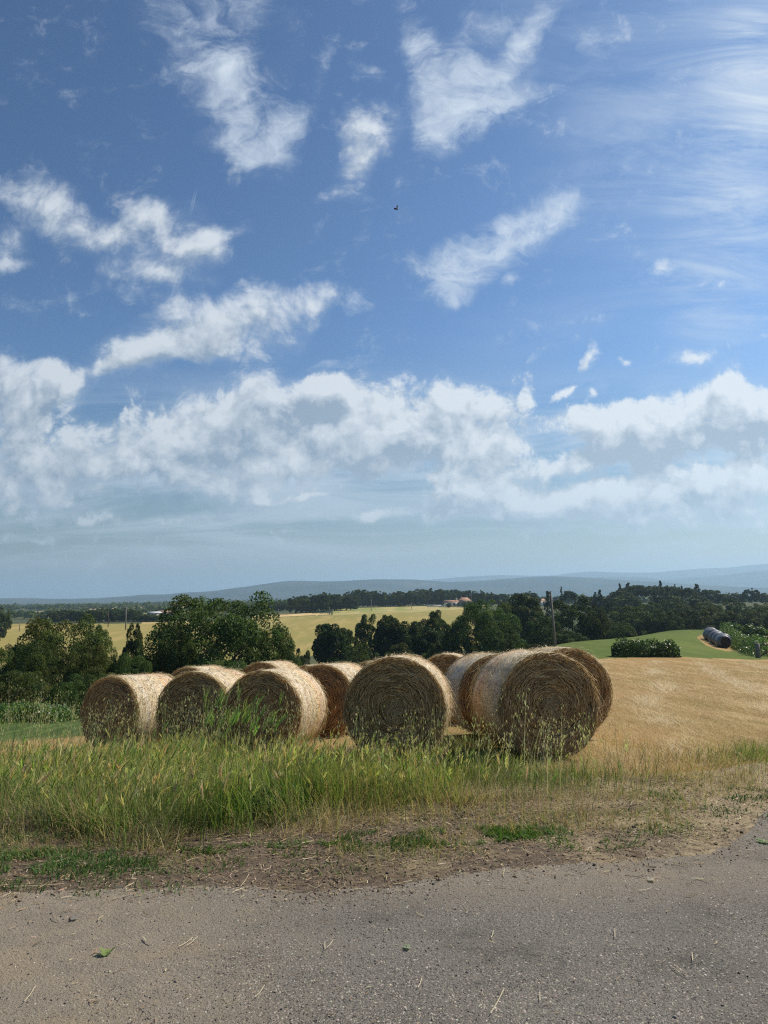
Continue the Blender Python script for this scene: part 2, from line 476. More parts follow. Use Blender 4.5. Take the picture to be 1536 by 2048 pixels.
def H(x, y):
    """height of the land"""
    x, y = np.asarray(x, float), np.asarray(y, float)
    r = np.hypot(x, y)
    az = np.arctan2(x, y)
    a = np.clip(np.abs(az), 0, R(29.2))
    Dv = np.maximum(r * np.cos(a), 1.001)
    u = np.clip(np.tan(np.sign(az) * a), -.56, .56)
    fi = (u + .56) / 1.12 * 112
    fj = np.clip((np.log(Dv) - _LD[0]) / (_LD[-1] - _LD[0]) * 899, 0, 898.999)
    i, j = np.clip(fi.astype(int), 0, 111), fj.astype(int)
    fi, fj = fi - i, fj - j
    z = (_G[i, j] * (1 - fi) + _G[i + 1, j] * fi) * (1 - fj) + (_G[i, j + 1] * (1 - fi) + _G[i + 1, j + 1] * fi) * fj
    far = sstep(R(35), R(110), np.abs(az))                # behind the camera the land is level
    z = z * (1 - far) + far * (-0.02)
    z = z + sstep(5.6, 8, y) * (fbm(x * 0.9, y * 0.9) - 0.5) * 0.10 + sstep(60, 400, r) * (fbm(x / 90, y / 90) - 0.5) * 1.2
    return z


def h(x, y):
    return float(H(np.array([x]), np.array([y]))[0])


def spot(px, D):
    """ground point under a column of the photograph, D metres ahead"""
    x = at(px, 1193, D).x
    return x, D, h(x, D)


# ------------------------------------------------------------------ where each kind of ground begins (drawn as lines on the land)
_re = [on_plane(*p) for p in [(-260, 1800), (0, 1788), (200, 1776), (400, 1772), (560, 1784), (760, 1772), (880, 1752), (1000, 1736), (1150, 1722), (1300, 1720), (1425, 1712), (1480, 1680), (1536, 1606)]]
_rx = np.array([-60, -14] + [p.x for p in _re] + [4.6, 7, 12, 60])
_ry = np.array([4.4, 4.4] + [p.y for p in _re] + [7.6, 9.6, 13, 45])


def road_edge(x):
    x = np.asarray(x, float)
    return np.interp(x, _rx, _ry) + (fbm(x * 2.2, x * 0 + 3.3) - 0.5) * 0.16 + (fbm(x * 11, x * 0 + 8.1, 3) - 0.5) * 0.10


_gf = [on_plane(*p) for p in [(-120, 1640), (0, 1650), (120, 1672), (200, 1692), (330, 1694), (420, 1668), (480, 1655), (570, 1668), (650, 1645), (740, 1640), (830, 1612), (920, 1612), (1000, 1600), (1100, 1585)]]
_gx = np.array([-20] + [p.x for p in _gf] + [20])
_gy = np.array([_gf[0].y + 0.2] + [p.y for p in _gf] + [_gf[-1].y + 3])


def grass_front(x):
    return np.interp(x, _gx, _gy) + (fbm(np.asarray(x) * 1.7, np.asarray(x) * 0 + 1.7) - 0.5) * 0.35


def field_end(u):
    return np.interp(u, [-.6, -.5, -.42, -.3, -.1, .05, .12, .2, .26, .32, .4, .47, .55, .9], [12.6, 13.2, 13.8, 15, 18, 23, 27, 36, 44, 46, 47, 46.5, 46, 46])


def region(x, y):
    """0 verge/ground 1 road 2 hay field 3 leafy crop strip 4 green field 5 wheat field 6 straw strip 7 meadow"""
    r = np.hypot(x, y)
    u = x / np.maximum(y, 0.1)
    fwd = (y > 0.5)
    wob = (fbm(x * 0.15, y * 0.15) - 0.5)
    reg = np.zeros(x.shape, int)
    reg[(y < road_edge(x)) & (r < 70)] = 1
    fe = field_end(u) + wob * 1.5 * np.clip(y / 40, 0.1, 1)
    st = np.interp(u, [-.6, -.3, 0, .15, .28, .4, .6], [10.4, 9.6, 8.6, 8.0, 7.4, 7.6, 8.6])
    reg[fwd & (y > st) & (y < fe) & (u < .95) & (reg == 0)] = 2
    reg[fwd & (u < -.27) & (y >= fe) & (y < fe + 7)] = 3
    reg[fwd & (u > .105) & (u < .9) & (y >= fe) & (y < 140)] = 4
    row = ((y > 64) & (y < 90) & (u > np.interp(y, [64, 66, 70, 82, 90], [.470, .455, .445, .432, .437]))) | ((u > .495) & (y > 60) & (y < 96))
    reg[fwd & row] = 2
    top = np.interp(u, [-.6, -.42, -.34, -.25, -.16, -.05, .05, .1, .14], [352, 352, 345, 352, 388, 392, 392, 405, 410]) + wob * 3
    reg[fwd & (u < .13) & (y > 178) & (y < top)] = 5
    reg[fwd & (u > -.185) & (u < -.075) & (y >= top + 2) & (y < np.interp(u, [-.185, -.13, -.075], [425, 440, 408]))] = 6
    reg[fwd & (u > -.073) & (u < .14) & (y >= top) & (y < 520)] = 7
    reg[fwd & (u > -.34) & (u < -.25) & (y >= top) & (y < top + 14)] = 6
    return reg


# ------------------------------------------------------------------ ground materials
def material(name):
    m = bpy.data.materials.new(name)
    m.use_nodes = True
    t = NT(m.node_tree)
    for nd in list(t.n):
        t.n.remove(nd)
    return m, t


def finish(t, color, rough=0.9, normal=None, spec=0.2):
    p = t.new('ShaderNodeBsdfPrincipled')
    t.put(p.inputs['Base Color'], color)
    t.put(p.inputs['Roughness'], rough)
    t.put(p.inputs['Specular IOR Level'], spec)
    if normal is not None:
        t.put(p.inputs['Normal'], normal)
    o = t.new('ShaderNodeOutputMaterial')
    t.l.new(p.outputs[0], o.inputs[0])
    return p


def bump(t, height, strength=0.5, dist=0.02):
    b = t.new('ShaderNodeBump')
    b.inputs['Strength'].default_value = strength
    b.inputs['Distance'].default_value = dist
    t.l.new(height, b.inputs['Height'])
    return b.outputs[0]


def obj_co(t):
    return t.new('ShaderNodeTexCoord').outputs['Object']


# asphalt with worn aggregate, dusted over towards the dirt track
M_ROAD, t = material('asphalt')
P3 = obj_co(t)
sx = t.new('ShaderNodeSeparateXYZ', ins={0: P3})
n_big = t.noise(P3, 0.9, 4, 0.6)
n_mid = t.noise(P3, 7.0, 5, 0.6)
n_fine = t.noise(P3, 95.0, 4, 0.7)
wob = t.vmath('ADD', P3, t.vmath('SCALE', t.noise(P3, 60, 2, 0.6, 0.0, 'Color'), scale=0.014))
vor = t.new('ShaderNodeTexVoronoi', ins={'Vector': wob, 'Scale': 80.0})
vor2 = t.new('ShaderNodeTexVoronoi', ins={'Vector': P3, 'Scale': 38.0})
# line from the track's corner to the verge: dust lies on its left side
side = t.math('ADD', t.math('MULTIPLY_ADD', sx.outputs[1], -0.42, t.math('MULTIPLY', sx.outputs[0], -1.0)), 1.12)
side = t.math('MULTIPLY_ADD', t.math('SUBTRACT', n_big, 0.5), 1.5, side)
side = t.math('MULTIPLY_ADD', t.math('SUBTRACT', n_mid, 0.5), 0.9, side)
dust = t.smooth(side, -0.35, 0.75)
edge = t.smooth(t.math('MULTIPLY_ADD', t.math('SUBTRACT', n_mid, 0.5), 0.8, t.math('SUBTRACT', sx.outputs[1], 4.40)), -0.35, 0.30)
edge = t.math('MULTIPLY', edge, t.smooth(sx.outputs[0], 1.4, 3.0, 1.0, 0.35))
dust = t.math('MAXIMUM', dust, t.math('MULTIPLY', edge, 0.8))
agg = t.mix(t.smooth(vor.outputs['Distance'], 0.1, 0.55), (0.315, 0.28, 0.232), (0.135, 0.12, 0.10))
agg = t.mix(t.smooth(n_fine, 0.38, 0.72), agg, (0.30, 0.272, 0.228))
agg = t.mix(t.math('MULTIPLY', t.smooth(vor2.outputs['Distance'], 0.22, 0.02), t.smooth(n_mid, 0.45, 0.65)), agg, (0.05, 0.048, 0.05))
agg = t.mix(t.smooth(n_big, 0.45, 0.75), agg, (0.185, 0.165, 0.137))
dirt = t.mix(t.smooth(n_mid, 0.3, 0.7), (0.34, 0.275, 0.195), (0.215, 0.178, 0.132))
dirt = t.mix(t.smooth(n_fine, 0.30, 0.75), dirt, (0.32, 0.27, 0.205))
dirt = t.mix(t.smooth(t.noise(P3, 2.3, 4, 0.6), 0.48, 0.68), dirt, (0.34, 0.27, 0.18))
rough = t.math('MULTIPLY', t.smooth(t.noise(P3, 1.5, 5, 0.62), 0.46, 0.66), t.smooth(n_mid, 0.30, 0.62))
agg = t.mix(t.math('MULTIPLY', rough, 0.55), agg, (0.07, 0.064, 0.056))
tread = t.noise(t.mapping(P3, rot=(0, 0, R(12)), scale=(0.35, 3.0, 1.0)), 1.0, 4, 0.6)
agg = t.mix(t.math('MULTIPLY', t.smooth(tread, 0.50, 0.72), 0.5), agg, (0.25, 0.225, 0.185))
c = t.mix(t.math('MULTIPLY', dust, 0.88), agg, dirt)
n_grit = t.noise(P3, 130.0, 3, 0.8)
c = t.mix(t.smooth(n_grit, 0.56, 0.74), c, (0.36, 0.32, 0.27))
c = t.mix(t.smooth(n_grit, 0.43, 0.28), c, (0.045, 0.042, 0.04))
hgt = t.math('MULTIPLY_ADD', n_fine, 0.8, t.math('MULTIPLY', n_grit, 0.6))
n_pit = t.noise(P3, 46.0, 4, 0.7)
c = t.mix(t.math('MULTIPLY', t.smooth(n_pit, 0.42, 0.30), t.math('MULTIPLY_ADD', dust, -0.55, 0.80)), c, (0.035, 0.033, 0.03))
hgt = t.math('MULTIPLY_ADD', n_pit, 1.3, hgt)
finish(t, c, 0.92, bump(t, hgt, 0.9, 0.016), 0.2)

# bare soil and thin dry turf of the verge; far off, dull green land
M_GROUND, t = material('soil_and_turf')
P3 = obj_co(t)
sx = t.new('ShaderNodeSeparateXYZ', ins={0: P3})
n1, n2, n3 = t.noise(P3, 1.6, 5, 0.6), t.noise(P3, 14, 5, 0.65), t.noise(P3, 90, 4, 0.7)
soil = t.mix(t.smooth(n2, 0.35, 0.7), (0.075, 0.056, 0.040), (0.16, 0.12, 0.082))
soil = t.mix(t.smooth(n3, 0.52, 0.75), soil, (0.32, 0.235, 0.14))
soil = t.mix(t.smooth(n3, 0.44, 0.30), soil, (0.04, 0.03, 0.022))
dry = t.mix(t.smooth(n2, 0.3, 0.7), (0.20, 0.15, 0.09), (0.35, 0.275, 0.165))
dry = t.mix(t.smooth(n3, 0.45, 0.28), dry, (0.09, 0.065, 0.04))
dry = t.mix(t.smooth(n3, 0.56, 0.74), dry, (0.48, 0.39, 0.24))
near = t.mix(t.smooth(t.math('MULTIPLY_ADD', sx.outputs[0], 0.10, n1), 0.52, 0.80), soil, dry)
farg = t.mix(t.smooth(t.noise(P3, 0.012, 5, 0.6), 0.35, 0.7), (0.035, 0.05, 0.018), (0.11, 0.11, 0.04))
patch = t.new('ShaderNodeTexVoronoi', ins={'Vector': t.mapping(P3, scale=(0.0030, 0.0021, 0.0)), 'Scale': 1.0})
psel = t.new('ShaderNodeSeparateColor', ins={0: patch.outputs['Color']})
farg = t.mix(t.math('MULTIPLY', t.smooth(sx.outputs[1], 520, 700), t.smooth(psel.outputs[0], 0.66, 0.68)), farg, (0.36, 0.27, 0.12))
c = t.mix(t.smooth(sx.outputs[1], 16, 30), near, farg)
finish(t, c, 0.95, bump(t, t.math('MULTIPLY_ADD', n3, 0.5, n2), 0.6, 0.03))


def field_mat(name, a, b, c3, streak_rot, streak=(0.25, 2.2), big=0.12, hi=0.62, bstr=0.5, fine=55, fineamp=1.0):
    m, t = material(name)
    P3 = obj_co(t)
    st = t.noise(t.mapping(P3, rot=(0, 0, R(streak_rot)), scale=(streak[1], streak[0], 1.0)), 1.0, 5, 0.62, 0.4)
    nb = t.noise(P3, big, 4, 0.55)
    nf = t.noise(t.mapping(P3, rot=(0, 0, R(streak_rot)), scale=(1.0, 0.45, 1.0)), fine, 4, 0.72)
    c = t.mix(t.smooth(nb, 0.33, 0.68), a, b)
    c = t.mix(t.smooth(st, 0.45, hi), c, c3)
    c = t.mix(t.math('MULTIPLY', t.smooth(nf, 0.48, 0.30), 0.6 * fineamp), c, tuple(x * 0.45 for x in a))
    c = t.mix(t.math('MULTIPLY', t.smooth(nf, 0.55, 0.78), 0.7 * fineamp), c, tuple(min(1, x * 1.35) for x in c3))
    finish(t, c, 0.95, bump(t, t.math('MULTIPLY_ADD', st, 0.6, nf), bstr, 0.05), 0.1)
    return m


M_HAY = field_mat('cut_hay_stubble', (0.325, 0.205, 0.082), (0.255, 0.18, 0.065), (0.46, 0.33, 0.165), 64, (0.16, 1.9), 0.25, 0.72, 0.7, 30)
M_CROP = field_mat('leafy_crop_soil', (0.05, 0.08, 0.02), (0.06, 0.10, 0.025), (0.10, 0.15, 0.04), 80)
M_GREEN = field_mat('green_field', (0.074, 0.108, 0.017), (0.10, 0.13, 0.022), (0.125, 0.15, 0.032), 74, (0.10, 0.9), 0.05, 0.70, 0.4, 8, 0.45)
M_WHEAT = field_mat('ripening_wheat', (0.29, 0.235, 0.070), (0.245, 0.22, 0.068), (0.36, 0.275, 0.10), 84, (0.012, 0.16), 0.018, 0.66, 0.3, 1.6, 0.35)
M_STRIP = field_mat('straw_field', (0.50, 0.35, 0.15), (0.55, 0.40, 0.18), (0.60, 0.45, 0.22), 85, (0.01, 0.1), 0.03, 0.6, 0.3, 2, 0.3)
M_MEADOW = field_mat('pale_meadow', (0.22, 0.24, 0.065), (0.36, 0.30, 0.12), (0.40, 0.33, 0.14), 88, (0.006, 0.05), 0.012, 0.6, 0.3, 2, 0.3)

# ------------------------------------------------------------------ the land: one polar sheet, cut along the lines between the kinds of ground
az_f = np.radians(np.arange(-36, 36.01, 0.15))
az_b = np.radians(np.concatenate([np.arange(-180, -36, 3.0), np.arange(39, 180.1, 3.0)]))
az_all = np.sort(np.concatenate([az_f, az_b]))
rr = [0.0]
v = 0.4
while v < 26000:
    rr.append(v)
    v *= 1.006 if 3.6 < v < 9.5 else (1.016 if v < 600 else 1.04)
rr = np.array(rr)
A, RR = np.meshgrid(az_all, rr, indexing='ij')
X, Y = RR * np.sin(A), RR * np.cos(A)
Z = H(X, Y)
na, nr = A.shape
idx = np.arange(na * nr).reshape(na, nr)
quads = np.stack([idx[:-1, :-1], idx[1:, :-1], idx[1:, 1:], idx[:-1, 1:]], -1).reshape(-1, 4)
allV = np.stack([X, Y, Z], -1).reshape(-1, 3)
cen = allV[quads].mean(1)
reg = region(cen[:, 0], cen[:, 1])
for k, (nm, mt) in enumerate([('ground', M_GROUND), ('road', M_ROAD), ('hay_field', M_HAY), ('crop_strip', M_CROP), ('green_field', M_GREEN),
                              ('wheat_field', M_WHEAT), ('straw_field', M_STRIP), ('meadow', M_MEADOW)]):
    q = quads[reg == k][:, ::-1]
    used, inv = np.unique(q, return_inverse=True)
    o = link(nm, mesh_np(nm, allV[used], inv.reshape(-1, 4), mats=[mt], smooth=True))
    props(o, kind='structure')

# ------------------------------------------------------------------ far hills
M_HILL, t = material('wooded_hills')
P3 = obj_co(t)
hn = t.noise(P3, 0.0035, 6, 0.6)
c = t.mix(t.smooth(hn, 0.4, 0.62), (0.016, 0.028, 0.028), (0.045, 0.055, 0.045))
c = t.mix(t.smooth(t.noise(P3, 0.0016, 4, 0.55), 0.62, 0.72), c, (0.15, 0.14, 0.10))
finish(t, c, 1.0, None, 0.0)


def hills(prof, D, depth, label_rough, seed, base=-30):
    pts = [at(px, py, D) for px, py in prof]
    xs = np.linspace(pts[0].x, pts[-1].x, 420)
    zt = np.interp(xs, [p.x for p in pts], [p.z for p in pts])
    k = np.ones(9) / 9
    zt = np.convolve(np.pad(zt, 4, mode='edge'), k, 'valid')
    ys = np.linspace(-1, 1, 48)
    XX, YY = np.meshgrid(xs, ys, indexing='ij')
    prof_y = np.clip(1 - np.abs(YY) ** 1.3, 0, 1)
    relief = (fbm(XX / 900 + seed, YY * depth / 900 + seed * 2, 5) - 0.5)
    ZZ = base + (zt[:, None] - base) * prof_y * (1 + label_rough * relief * 0.9 * (1 - prof_y)) + relief * 26 * (0.2 + 0.8 * np.abs(YY))
    ZZ += (fbm(XX / 260 + seed, YY * depth / 260, 3) - 0.5) * 10
    ZZ[:, 0] = ZZ[:, -1] = base - 10
    n0, n1 = XX.shape
    ii = np.arange(n0 * n1).reshape(n0, n1)
    Q = np.stack([ii[:-1, :-1], ii[1:, :-1], ii[1:, 1:], ii[:-1, 1:]], -1).reshape(-1, 4)
    o = link('hills', mesh_np('hills', np.stack([XX, YY * depth + D, ZZ], -1), Q, mats=[M_HILL], smooth=True))
    props(o, kind='structure')


hills([(-500, 1198), (0, 1197), (60, 1196), (110, 1199), (160, 1197), (210, 1200), (225, 1195), (255, 1193), (300, 1188), (330, 1190), (370, 1184), (420, 1183), (450, 1179), (480, 1175), (540, 1167), (590, 1160),
       (640, 1162), (700, 1161), (760, 1158), (820, 1159), (900, 1163), (960, 1161), (1000, 1158), (1087, 1152), (1150, 1154), (1195, 1156), (1259, 1160), (1330, 1165), (1420, 1172), (1536, 1176), (2000, 1178)],
      5200, 1100, 1.0, 3.1)
hills([(300, 1200), (700, 1188), (1000, 1172), (1209, 1153), (1260, 1152), (1335, 1160), (1384, 1154), (1420, 1152), (1453, 1149), (1500, 1144), (1536, 1140), (1700, 1134), (2100, 1134)], 7400, 1300, 1.0, 7.7)
hills([(500, 1196), (850, 1160), (930, 1153), (1000, 1150), (1060, 1151), (1105, 1151), (1136, 1147), (1185, 1142.5), (1244, 1145), (1310, 1145), (1384, 1138), (1420, 1136), (1453, 1135), (1500, 1130), (1536, 1127), (1700, 1121), (2100, 1124)],
      9800, 1600, 1.0, 12.3)
hills([(-500, 1198), (0, 1199), (160, 1197.5), (235, 1194), (262, 1191.5), (290, 1195), (400, 1196), (600, 1196)], 7000, 1200, 1.0, 5.2)

# ------------------------------------------------------------------ haze
HAZE = 1.6e-4
mh, t = material('haze')
pv = t.new('ShaderNodeVolumePrincipled')
pv.inputs['Color'].default_value = (0.50, 0.715, 0.92, 1)
pv.inputs['Density'].default_value = HAZE
pv.inputs['Anisotropy'].default_value = 0.35
o_ = t.new('ShaderNodeOutputMaterial')
t.l.new(pv.outputs[0], o_.inputs['Volume'])
hb = MB()
hb.box((0, 0, (-60 + 500) / 2), (54000, 54000, 560))
o = link('haze', hb.mesh('haze', [mh]))
props(o, kind='stuff')

# ------------------------------------------------------------------ hay bales
def attr_color(t):
    return t.new('ShaderNodeAttribute', attribute_name='Col').outputs['Color']


def leafy(name, trans=0.35, rough=0.6, gain=1.0, vary=0.0, spec=0.25):
    """thin plant matter: lit through as well as on"""
    m, t = material(name)
    c = attr_color(t)
    if vary:
        oi = t.new('ShaderNodeObjectInfo')
        hs = t.new('ShaderNodeHueSaturation', ins={'Color': c})
        t.put(hs.inputs['Hue'], t.math('MULTIPLY_ADD', t.math('SUBTRACT', oi.outputs['Random'], 0.5), 0.05, 0.5))
        t.put(hs.inputs['Value'], t.math('MULTIPLY_ADD', t.math('SUBTRACT', t.math('FRACT', t.math('MULTIPLY', oi.outputs['Random'], 7.3)), 0.5), vary, 1.0))
        c = hs.outputs[0]
    p = t.new('ShaderNodeBsdfPrincipled', ins={'Base Color': c, 'Roughness': rough, 'Specular IOR Level': spec})
    tr = t.new('ShaderNodeBsdfTranslucent', ins={'Color': t.vmath('MULTIPLY', c, (1.15 * gain, 1.25 * gain, 0.75 * gain))})
    mx = t.new('ShaderNodeMixShader', ins={0: trans})
    t.l.new(p.outputs[0], mx.inputs[1])
    t.l.new(tr.outputs[0], mx.inputs[2])
    o = t.new('ShaderNodeOutputMaterial')
    t.l.new(mx.outputs[0], o.inputs[0])
    return m


M_STRAW = leafy('straw', 0.15, 0.65, 0.9)
M_GRASS = leafy('grass_blades', 0.40, 0.55)
M_LEAF = leafy('tree_leaves', 0.32, 0.6, 1.0, 0.5, 0.12)
M_HEDGE = leafy('hedge_leaves', 0.35, 0.42, 1.0, 0.0, 0.5)

BR, BL = 0.605, 1.16      # bale radius and length

M_BALECORE, t = material('packed_hay')
P3 = obj_co(t)
s3 = t.new('ShaderNodeSeparateXYZ', ins={0: P3})
dz = t.math('SUBTRACT', s3.outputs[2], BR)
rad = t.math('SQRT', t.math('MULTIPLY_ADD', s3.outputs[0], s3.outputs[0], t.math('MULTIPLY', dz, dz)))
ang = t.math('ARCTAN2', s3.outputs[0], dz)
swirl = t.new('ShaderNodeCombineXYZ', ins={0: t.math('MULTIPLY_ADD', ang, 0.6, t.math('MULTIPLY', rad, 3.0)), 1: t.math('MULTIPLY', rad, 40.0), 2: t.math('MULTIPLY', s3.outputs[1], 3.0)}).outputs[0]
sw = t.noise(swirl, 1.0, 6, 0.65, 0.3)
nn = t.noise(P3, 60, 4, 0.7)
c = t.mix(t.smooth(sw, 0.35, 0.66), (0.15, 0.09, 0.04), (0.32, 0.21, 0.10))
c = t.mix(t.smooth(nn, 0.5, 0.75), c, (0.36, 0.27, 0.15))
finish(t, c, 0.95, bump(t, t.math('MULTIPLY_ADD', nn, 0.4, sw), 1.0, 0.03), 0.1)

M_WRAP, t = material('net_wrap')
P3 = obj_co(t)
rnd = t.new('ShaderNodeObjectInfo').outputs['Random']
s3 = t.new('ShaderNodeSeparateXYZ', ins={0: P3})
ang = t.math('ARCTAN2', s3.outputs[0], t.math('SUBTRACT', s3.outputs[2], BR))
yy = s3.outputs[1]
cyl = t.new('ShaderNodeCombineXYZ', ins={0: t.math('MULTIPLY', ang, BR), 1: yy, 2: t.math('MULTIPLY', rnd, 9.0)}).outputs[0]
fib = t.noise(t.mapping(cyl, scale=(11, 26, 1)), 1.0, 6, 0.72, 0.8)
blot = t.noise(cyl, 4.0, 5, 0.6)
net = t.noise(t.mapping(cyl, scale=(0.55, 1.0, 1.0)), 75, 4, 0.8)
c = t.mix(t.smooth(fib, 0.33, 0.66), (0.47, 0.355, 0.20), (0.76, 0.64, 0.43))
c = t.mix(t.math('MULTIPLY', t.smooth(net, 0.52, 0.70), 0.6), c, (0.84, 0.76, 0.60))
c = t.mix(t.math('MULTIPLY', t.smooth(net, 0.47, 0.34), 0.75), c, (0.14, 0.09, 0.045))
c = t.mix(t.math('MULTIPLY', t.smooth(blot, 0.48, 0.68), 0.4), c, (0.80, 0.73, 0.60))
yw = t.math('MULTIPLY_ADD', t.math('SUBTRACT', t.noise(cyl, 2.0, 3, 0.5), 0.5), 0.05, yy)
for pos, wd, cc, am in ((0.20, 0.035, (0.80, 0.42, 0.14), 0.9), (0.30, 0.022, (0.72, 0.27, 0.22), 0.9), (0.35, 0.016, (0.80, 0.50, 0.16), 0.85), (0.42, 0.03, (0.62, 0.36, 0.32), 0.7),
                        (-0.36, 0.03, (0.55, 0.54, 0.58), 0.7), (-0.28, 0.02, (0.50, 0.30, 0.26), 0.5), (-0.10, 0.03, (0.46, 0.44, 0.45), 0.5), (0.06, 0.025, (0.56, 0.38, 0.25), 0.45)):
    band = t.smooth(t.math('ABSOLUTE', t.math('SUBTRACT', yw, pos)), wd, wd * 0.3)
    c = t.mix(t.math('MULTIPLY', t.math('MULTIPLY', band, am), t.smooth(net, 0.35, 0.6, 0.35, 1.0)), c, cc)
finish(t, c, 0.6, bump(t, t.math('MULTIPLY_ADD', net, 0.7, fib), 0.8, 0.02), 0.3)


def straw_cols(rng, n, lo=(0.23, 0.13, 0.05), hi=(0.80, 0.53, 0.25)):
    k = rng.random((n, 1)) ** 1.3
    return (np.array(lo) * (1 - k) + np.array(hi) * k) * (0.85 + 0.3 * rng.random((n, 1)))


def ribbons(C, Wd, col):
    """C: n x k x 3 centre lines, Wd: n x k x 3 half widths -> vertices, quads, colours"""
    n, k = C.shape[:2]
    V = np.stack([C - Wd, C + Wd], 2).reshape(n, k * 2, 3)
    j = np.arange(k - 1)
    q = np.stack([2 * j, 2 * j + 1, 2 * j + 3, 2 * j + 2], 1)
    Q = (np.arange(n)[:, None, None] * (2 * k) + q[None]).reshape(-1, 4)
    if col.ndim == 2:
        cc = np.repeat(col[:, None], 2 * k, 1)
    else:
        cc = np.repeat(col, 2, 1)
    return V.reshape(-1, 3), Q, cc.reshape(-1, 3)


def bale_meshes(seed):
    rng = np.random.default_rng(seed)
    # packed core: end faces coiled a little in and out
    mb = MB()
    na_, nrad = 96, 16
    th = np.arange(na_) / na_ * 2 * np.pi
    prof = [(r, -BL / 2) for r in np.linspace(0.0, BR - 0.04, nrad)] + [(BR - 0.012, -BL / 2 + 0.03)] + [(BR - 0.01, y) for y in np.linspace(-BL / 2 + 0.08, BL / 2 - 0.08, 8)] + [(BR - 0.012, BL / 2 - 0.03)] + \
           [(r, BL / 2) for r in np.linspace(BR - 0.04, 0.0, nrad)]
    prof = np.array(prof)
    rr_ = np.maximum(prof[:, 0], 0.004)
    ph = rng.random() * 6
    wob = 1 + 0.012 * np.sin(2 * th + ph) + 0.008 * np.sin(5 * th + ph * 2) + 0.008 * (fbm(np.cos(th) * 3 + seed, np.sin(th) * 3) - 0.5)
    Xc = rr_[:, None] * np.sin(th) * wob
    Zc = rr_[:, None] * np.cos(th) * wob
    end = np.sign(prof[:, 1]) * (np.abs(np.abs(prof[:, 1]) - BL / 2) < 0.001)
    dish = end[:, None] * (0.005 * np.sin(rr_[:, None] * 46 + th * 1.0) + 0.07 * (fbm(Xc * 6 + seed, Zc * 6) - 0.5) - 0.02 * (1 - rr_[:, None] / BR))
    Yc = prof[:, 1][:, None] + dish
    Zc = np.maximum(Zc, -BR + 0.032)
    n0 = len(prof)
    ii = np.arange(n0 * na_).reshape(n0, na_)
    Q = np.stack([ii[:-1], ii[1:], np.roll(ii[1:], -1, 1), np.roll(ii[:-1], -1, 1)], -1).reshape(-1, 4)
    core = mesh_np('hay_core', np.stack([Xc, Yc, Zc + BR], -1).reshape(-1, 3), Q, mats=[M_BALECORE], smooth=True)
    # net wrap band
    ys = np.linspace(-BL / 2 + 0.035, BL / 2 - 0.035, 22)
    th2 = np.arange(120) / 120 * 2 * np.pi
    TT, YY = np.meshgrid(th2, ys, indexing='ij')
    wob2 = 1 + 0.012 * np.sin(2 * TT + ph) + 0.008 * np.sin(5 * TT + ph * 2)
    rw = BR * wob2 + 0.010 * (fbm(TT * 5 + seed, YY * 9) - 0.5) + 0.006 - 0.012 * sstep(0.40, 0.56, np.abs(YY)) - 0.008 * np.abs(np.sin(YY * 13 + seed))
    Xw, Zw = rw * np.sin(TT), np.maximum(rw * np.cos(TT), -BR + 0.026)
    ii = np.arange(TT.size).reshape(TT.shape)
    Q = np.stack([ii, np.roll(ii, -1, 0), np.roll(np.roll(ii, -1, 0), -1, 1), np.roll(ii, -1, 1)], -1)[:, :-1].reshape(-1, 4)
    wrap = mesh_np('net_wrap', np.stack([Xw, YY, Zw + BR], -1).reshape(-1, 3), Q, mats=[M_WRAP], smooth=True)
    # loose straw: coils on both ends, whiskers at the rims, stalks through the net
    out = MB()
    for sgn in (-1, 1):
        n = 3400
        r = BR * np.sqrt(rng.random(n)) * 0.985
        t0 = rng.random(n) * 2 * np.pi
        ln = rng.uniform(0.07, 0.26, n)
        k = 4
        s = np.linspace(0, 1, k)[None]
        da = (ln / np.maximum(r, 0.10))[:, None] * s * rng.choice([1, 1, 1, -1], n)[:, None]
        drift = rng.normal(0, 0.034, n)[:, None] * s + rng.normal(0, 0.003, (n, k))
        ra = np.clip(r[:, None] + drift, 0.003, BR * 1.0)
        tt = t0[:, None] + da
        off = 0.004 + rng.random(n)[:, None] * 0.018 + np.abs(rng.normal(0, 0.016, n))[:, None] * s ** 2
        coil = 0.004 * np.sin(ra * 46 + tt) + 0.07 * (fbm(ra * np.sin(tt) * 6 + seed, ra * np.cos(tt) * 6) - 0.5)
        C = np.stack([ra * np.sin(tt), sgn * (BL / 2 + off + coil), ra * np.cos(tt) + BR], -1)
        w = rng.uniform(0.0018, 0.0046, n)[:, None, None]
        tilt = rng.normal(0, 0.5, n)[:, None]
        Wd = np.stack([np.sin(tt) * np.cos(tilt), np.sin(tilt) * np.ones_like(tt), np.cos(tt) * np.cos(tilt)], -1) * w
        cols = straw_cols(rng, n)
        core_k = np.clip(1 - r / 0.12, 0, 1)[:, None]
        cols = cols * (1 - 0.3 * core_k) + np.array((0.55, 0.38, 0.19)) * 0.3 * core_k
        C[:, :, 2] = np.maximum(C[:, :, 2], 0.012)
        out.add(*ribbons(C, Wd, cols)[:2], None, ribbons(C, Wd, cols)[2])
        # jumbled heart of the coil
        n = 160
        a0 = rng.normal(0, 0.055, (n, 1, 2))
        dd = rng.normal(0, 1, (n, 1, 2))
        dd /= np.linalg.norm(dd, axis=2, keepdims=True)
        L = rng.uniform(0.05, 0.12, (n, 1, 1))
        q = a0 + dd * L * (np.linspace(-.5, .5, 3)[None, :, None]) + rng.normal(0, 0.008, (n, 3, 2))
        C = np.stack([q[..., 0], sgn * (BL / 2 + 0.012 + rng.random((n, 3)) * 0.02), q[..., 1] + BR], -1)
        Wd = np.stack([-dd[..., 1] + 0 * q[..., 0], 0 * q[..., 0], dd[..., 0] + 0 * q[..., 0]], -1) * 0.0024
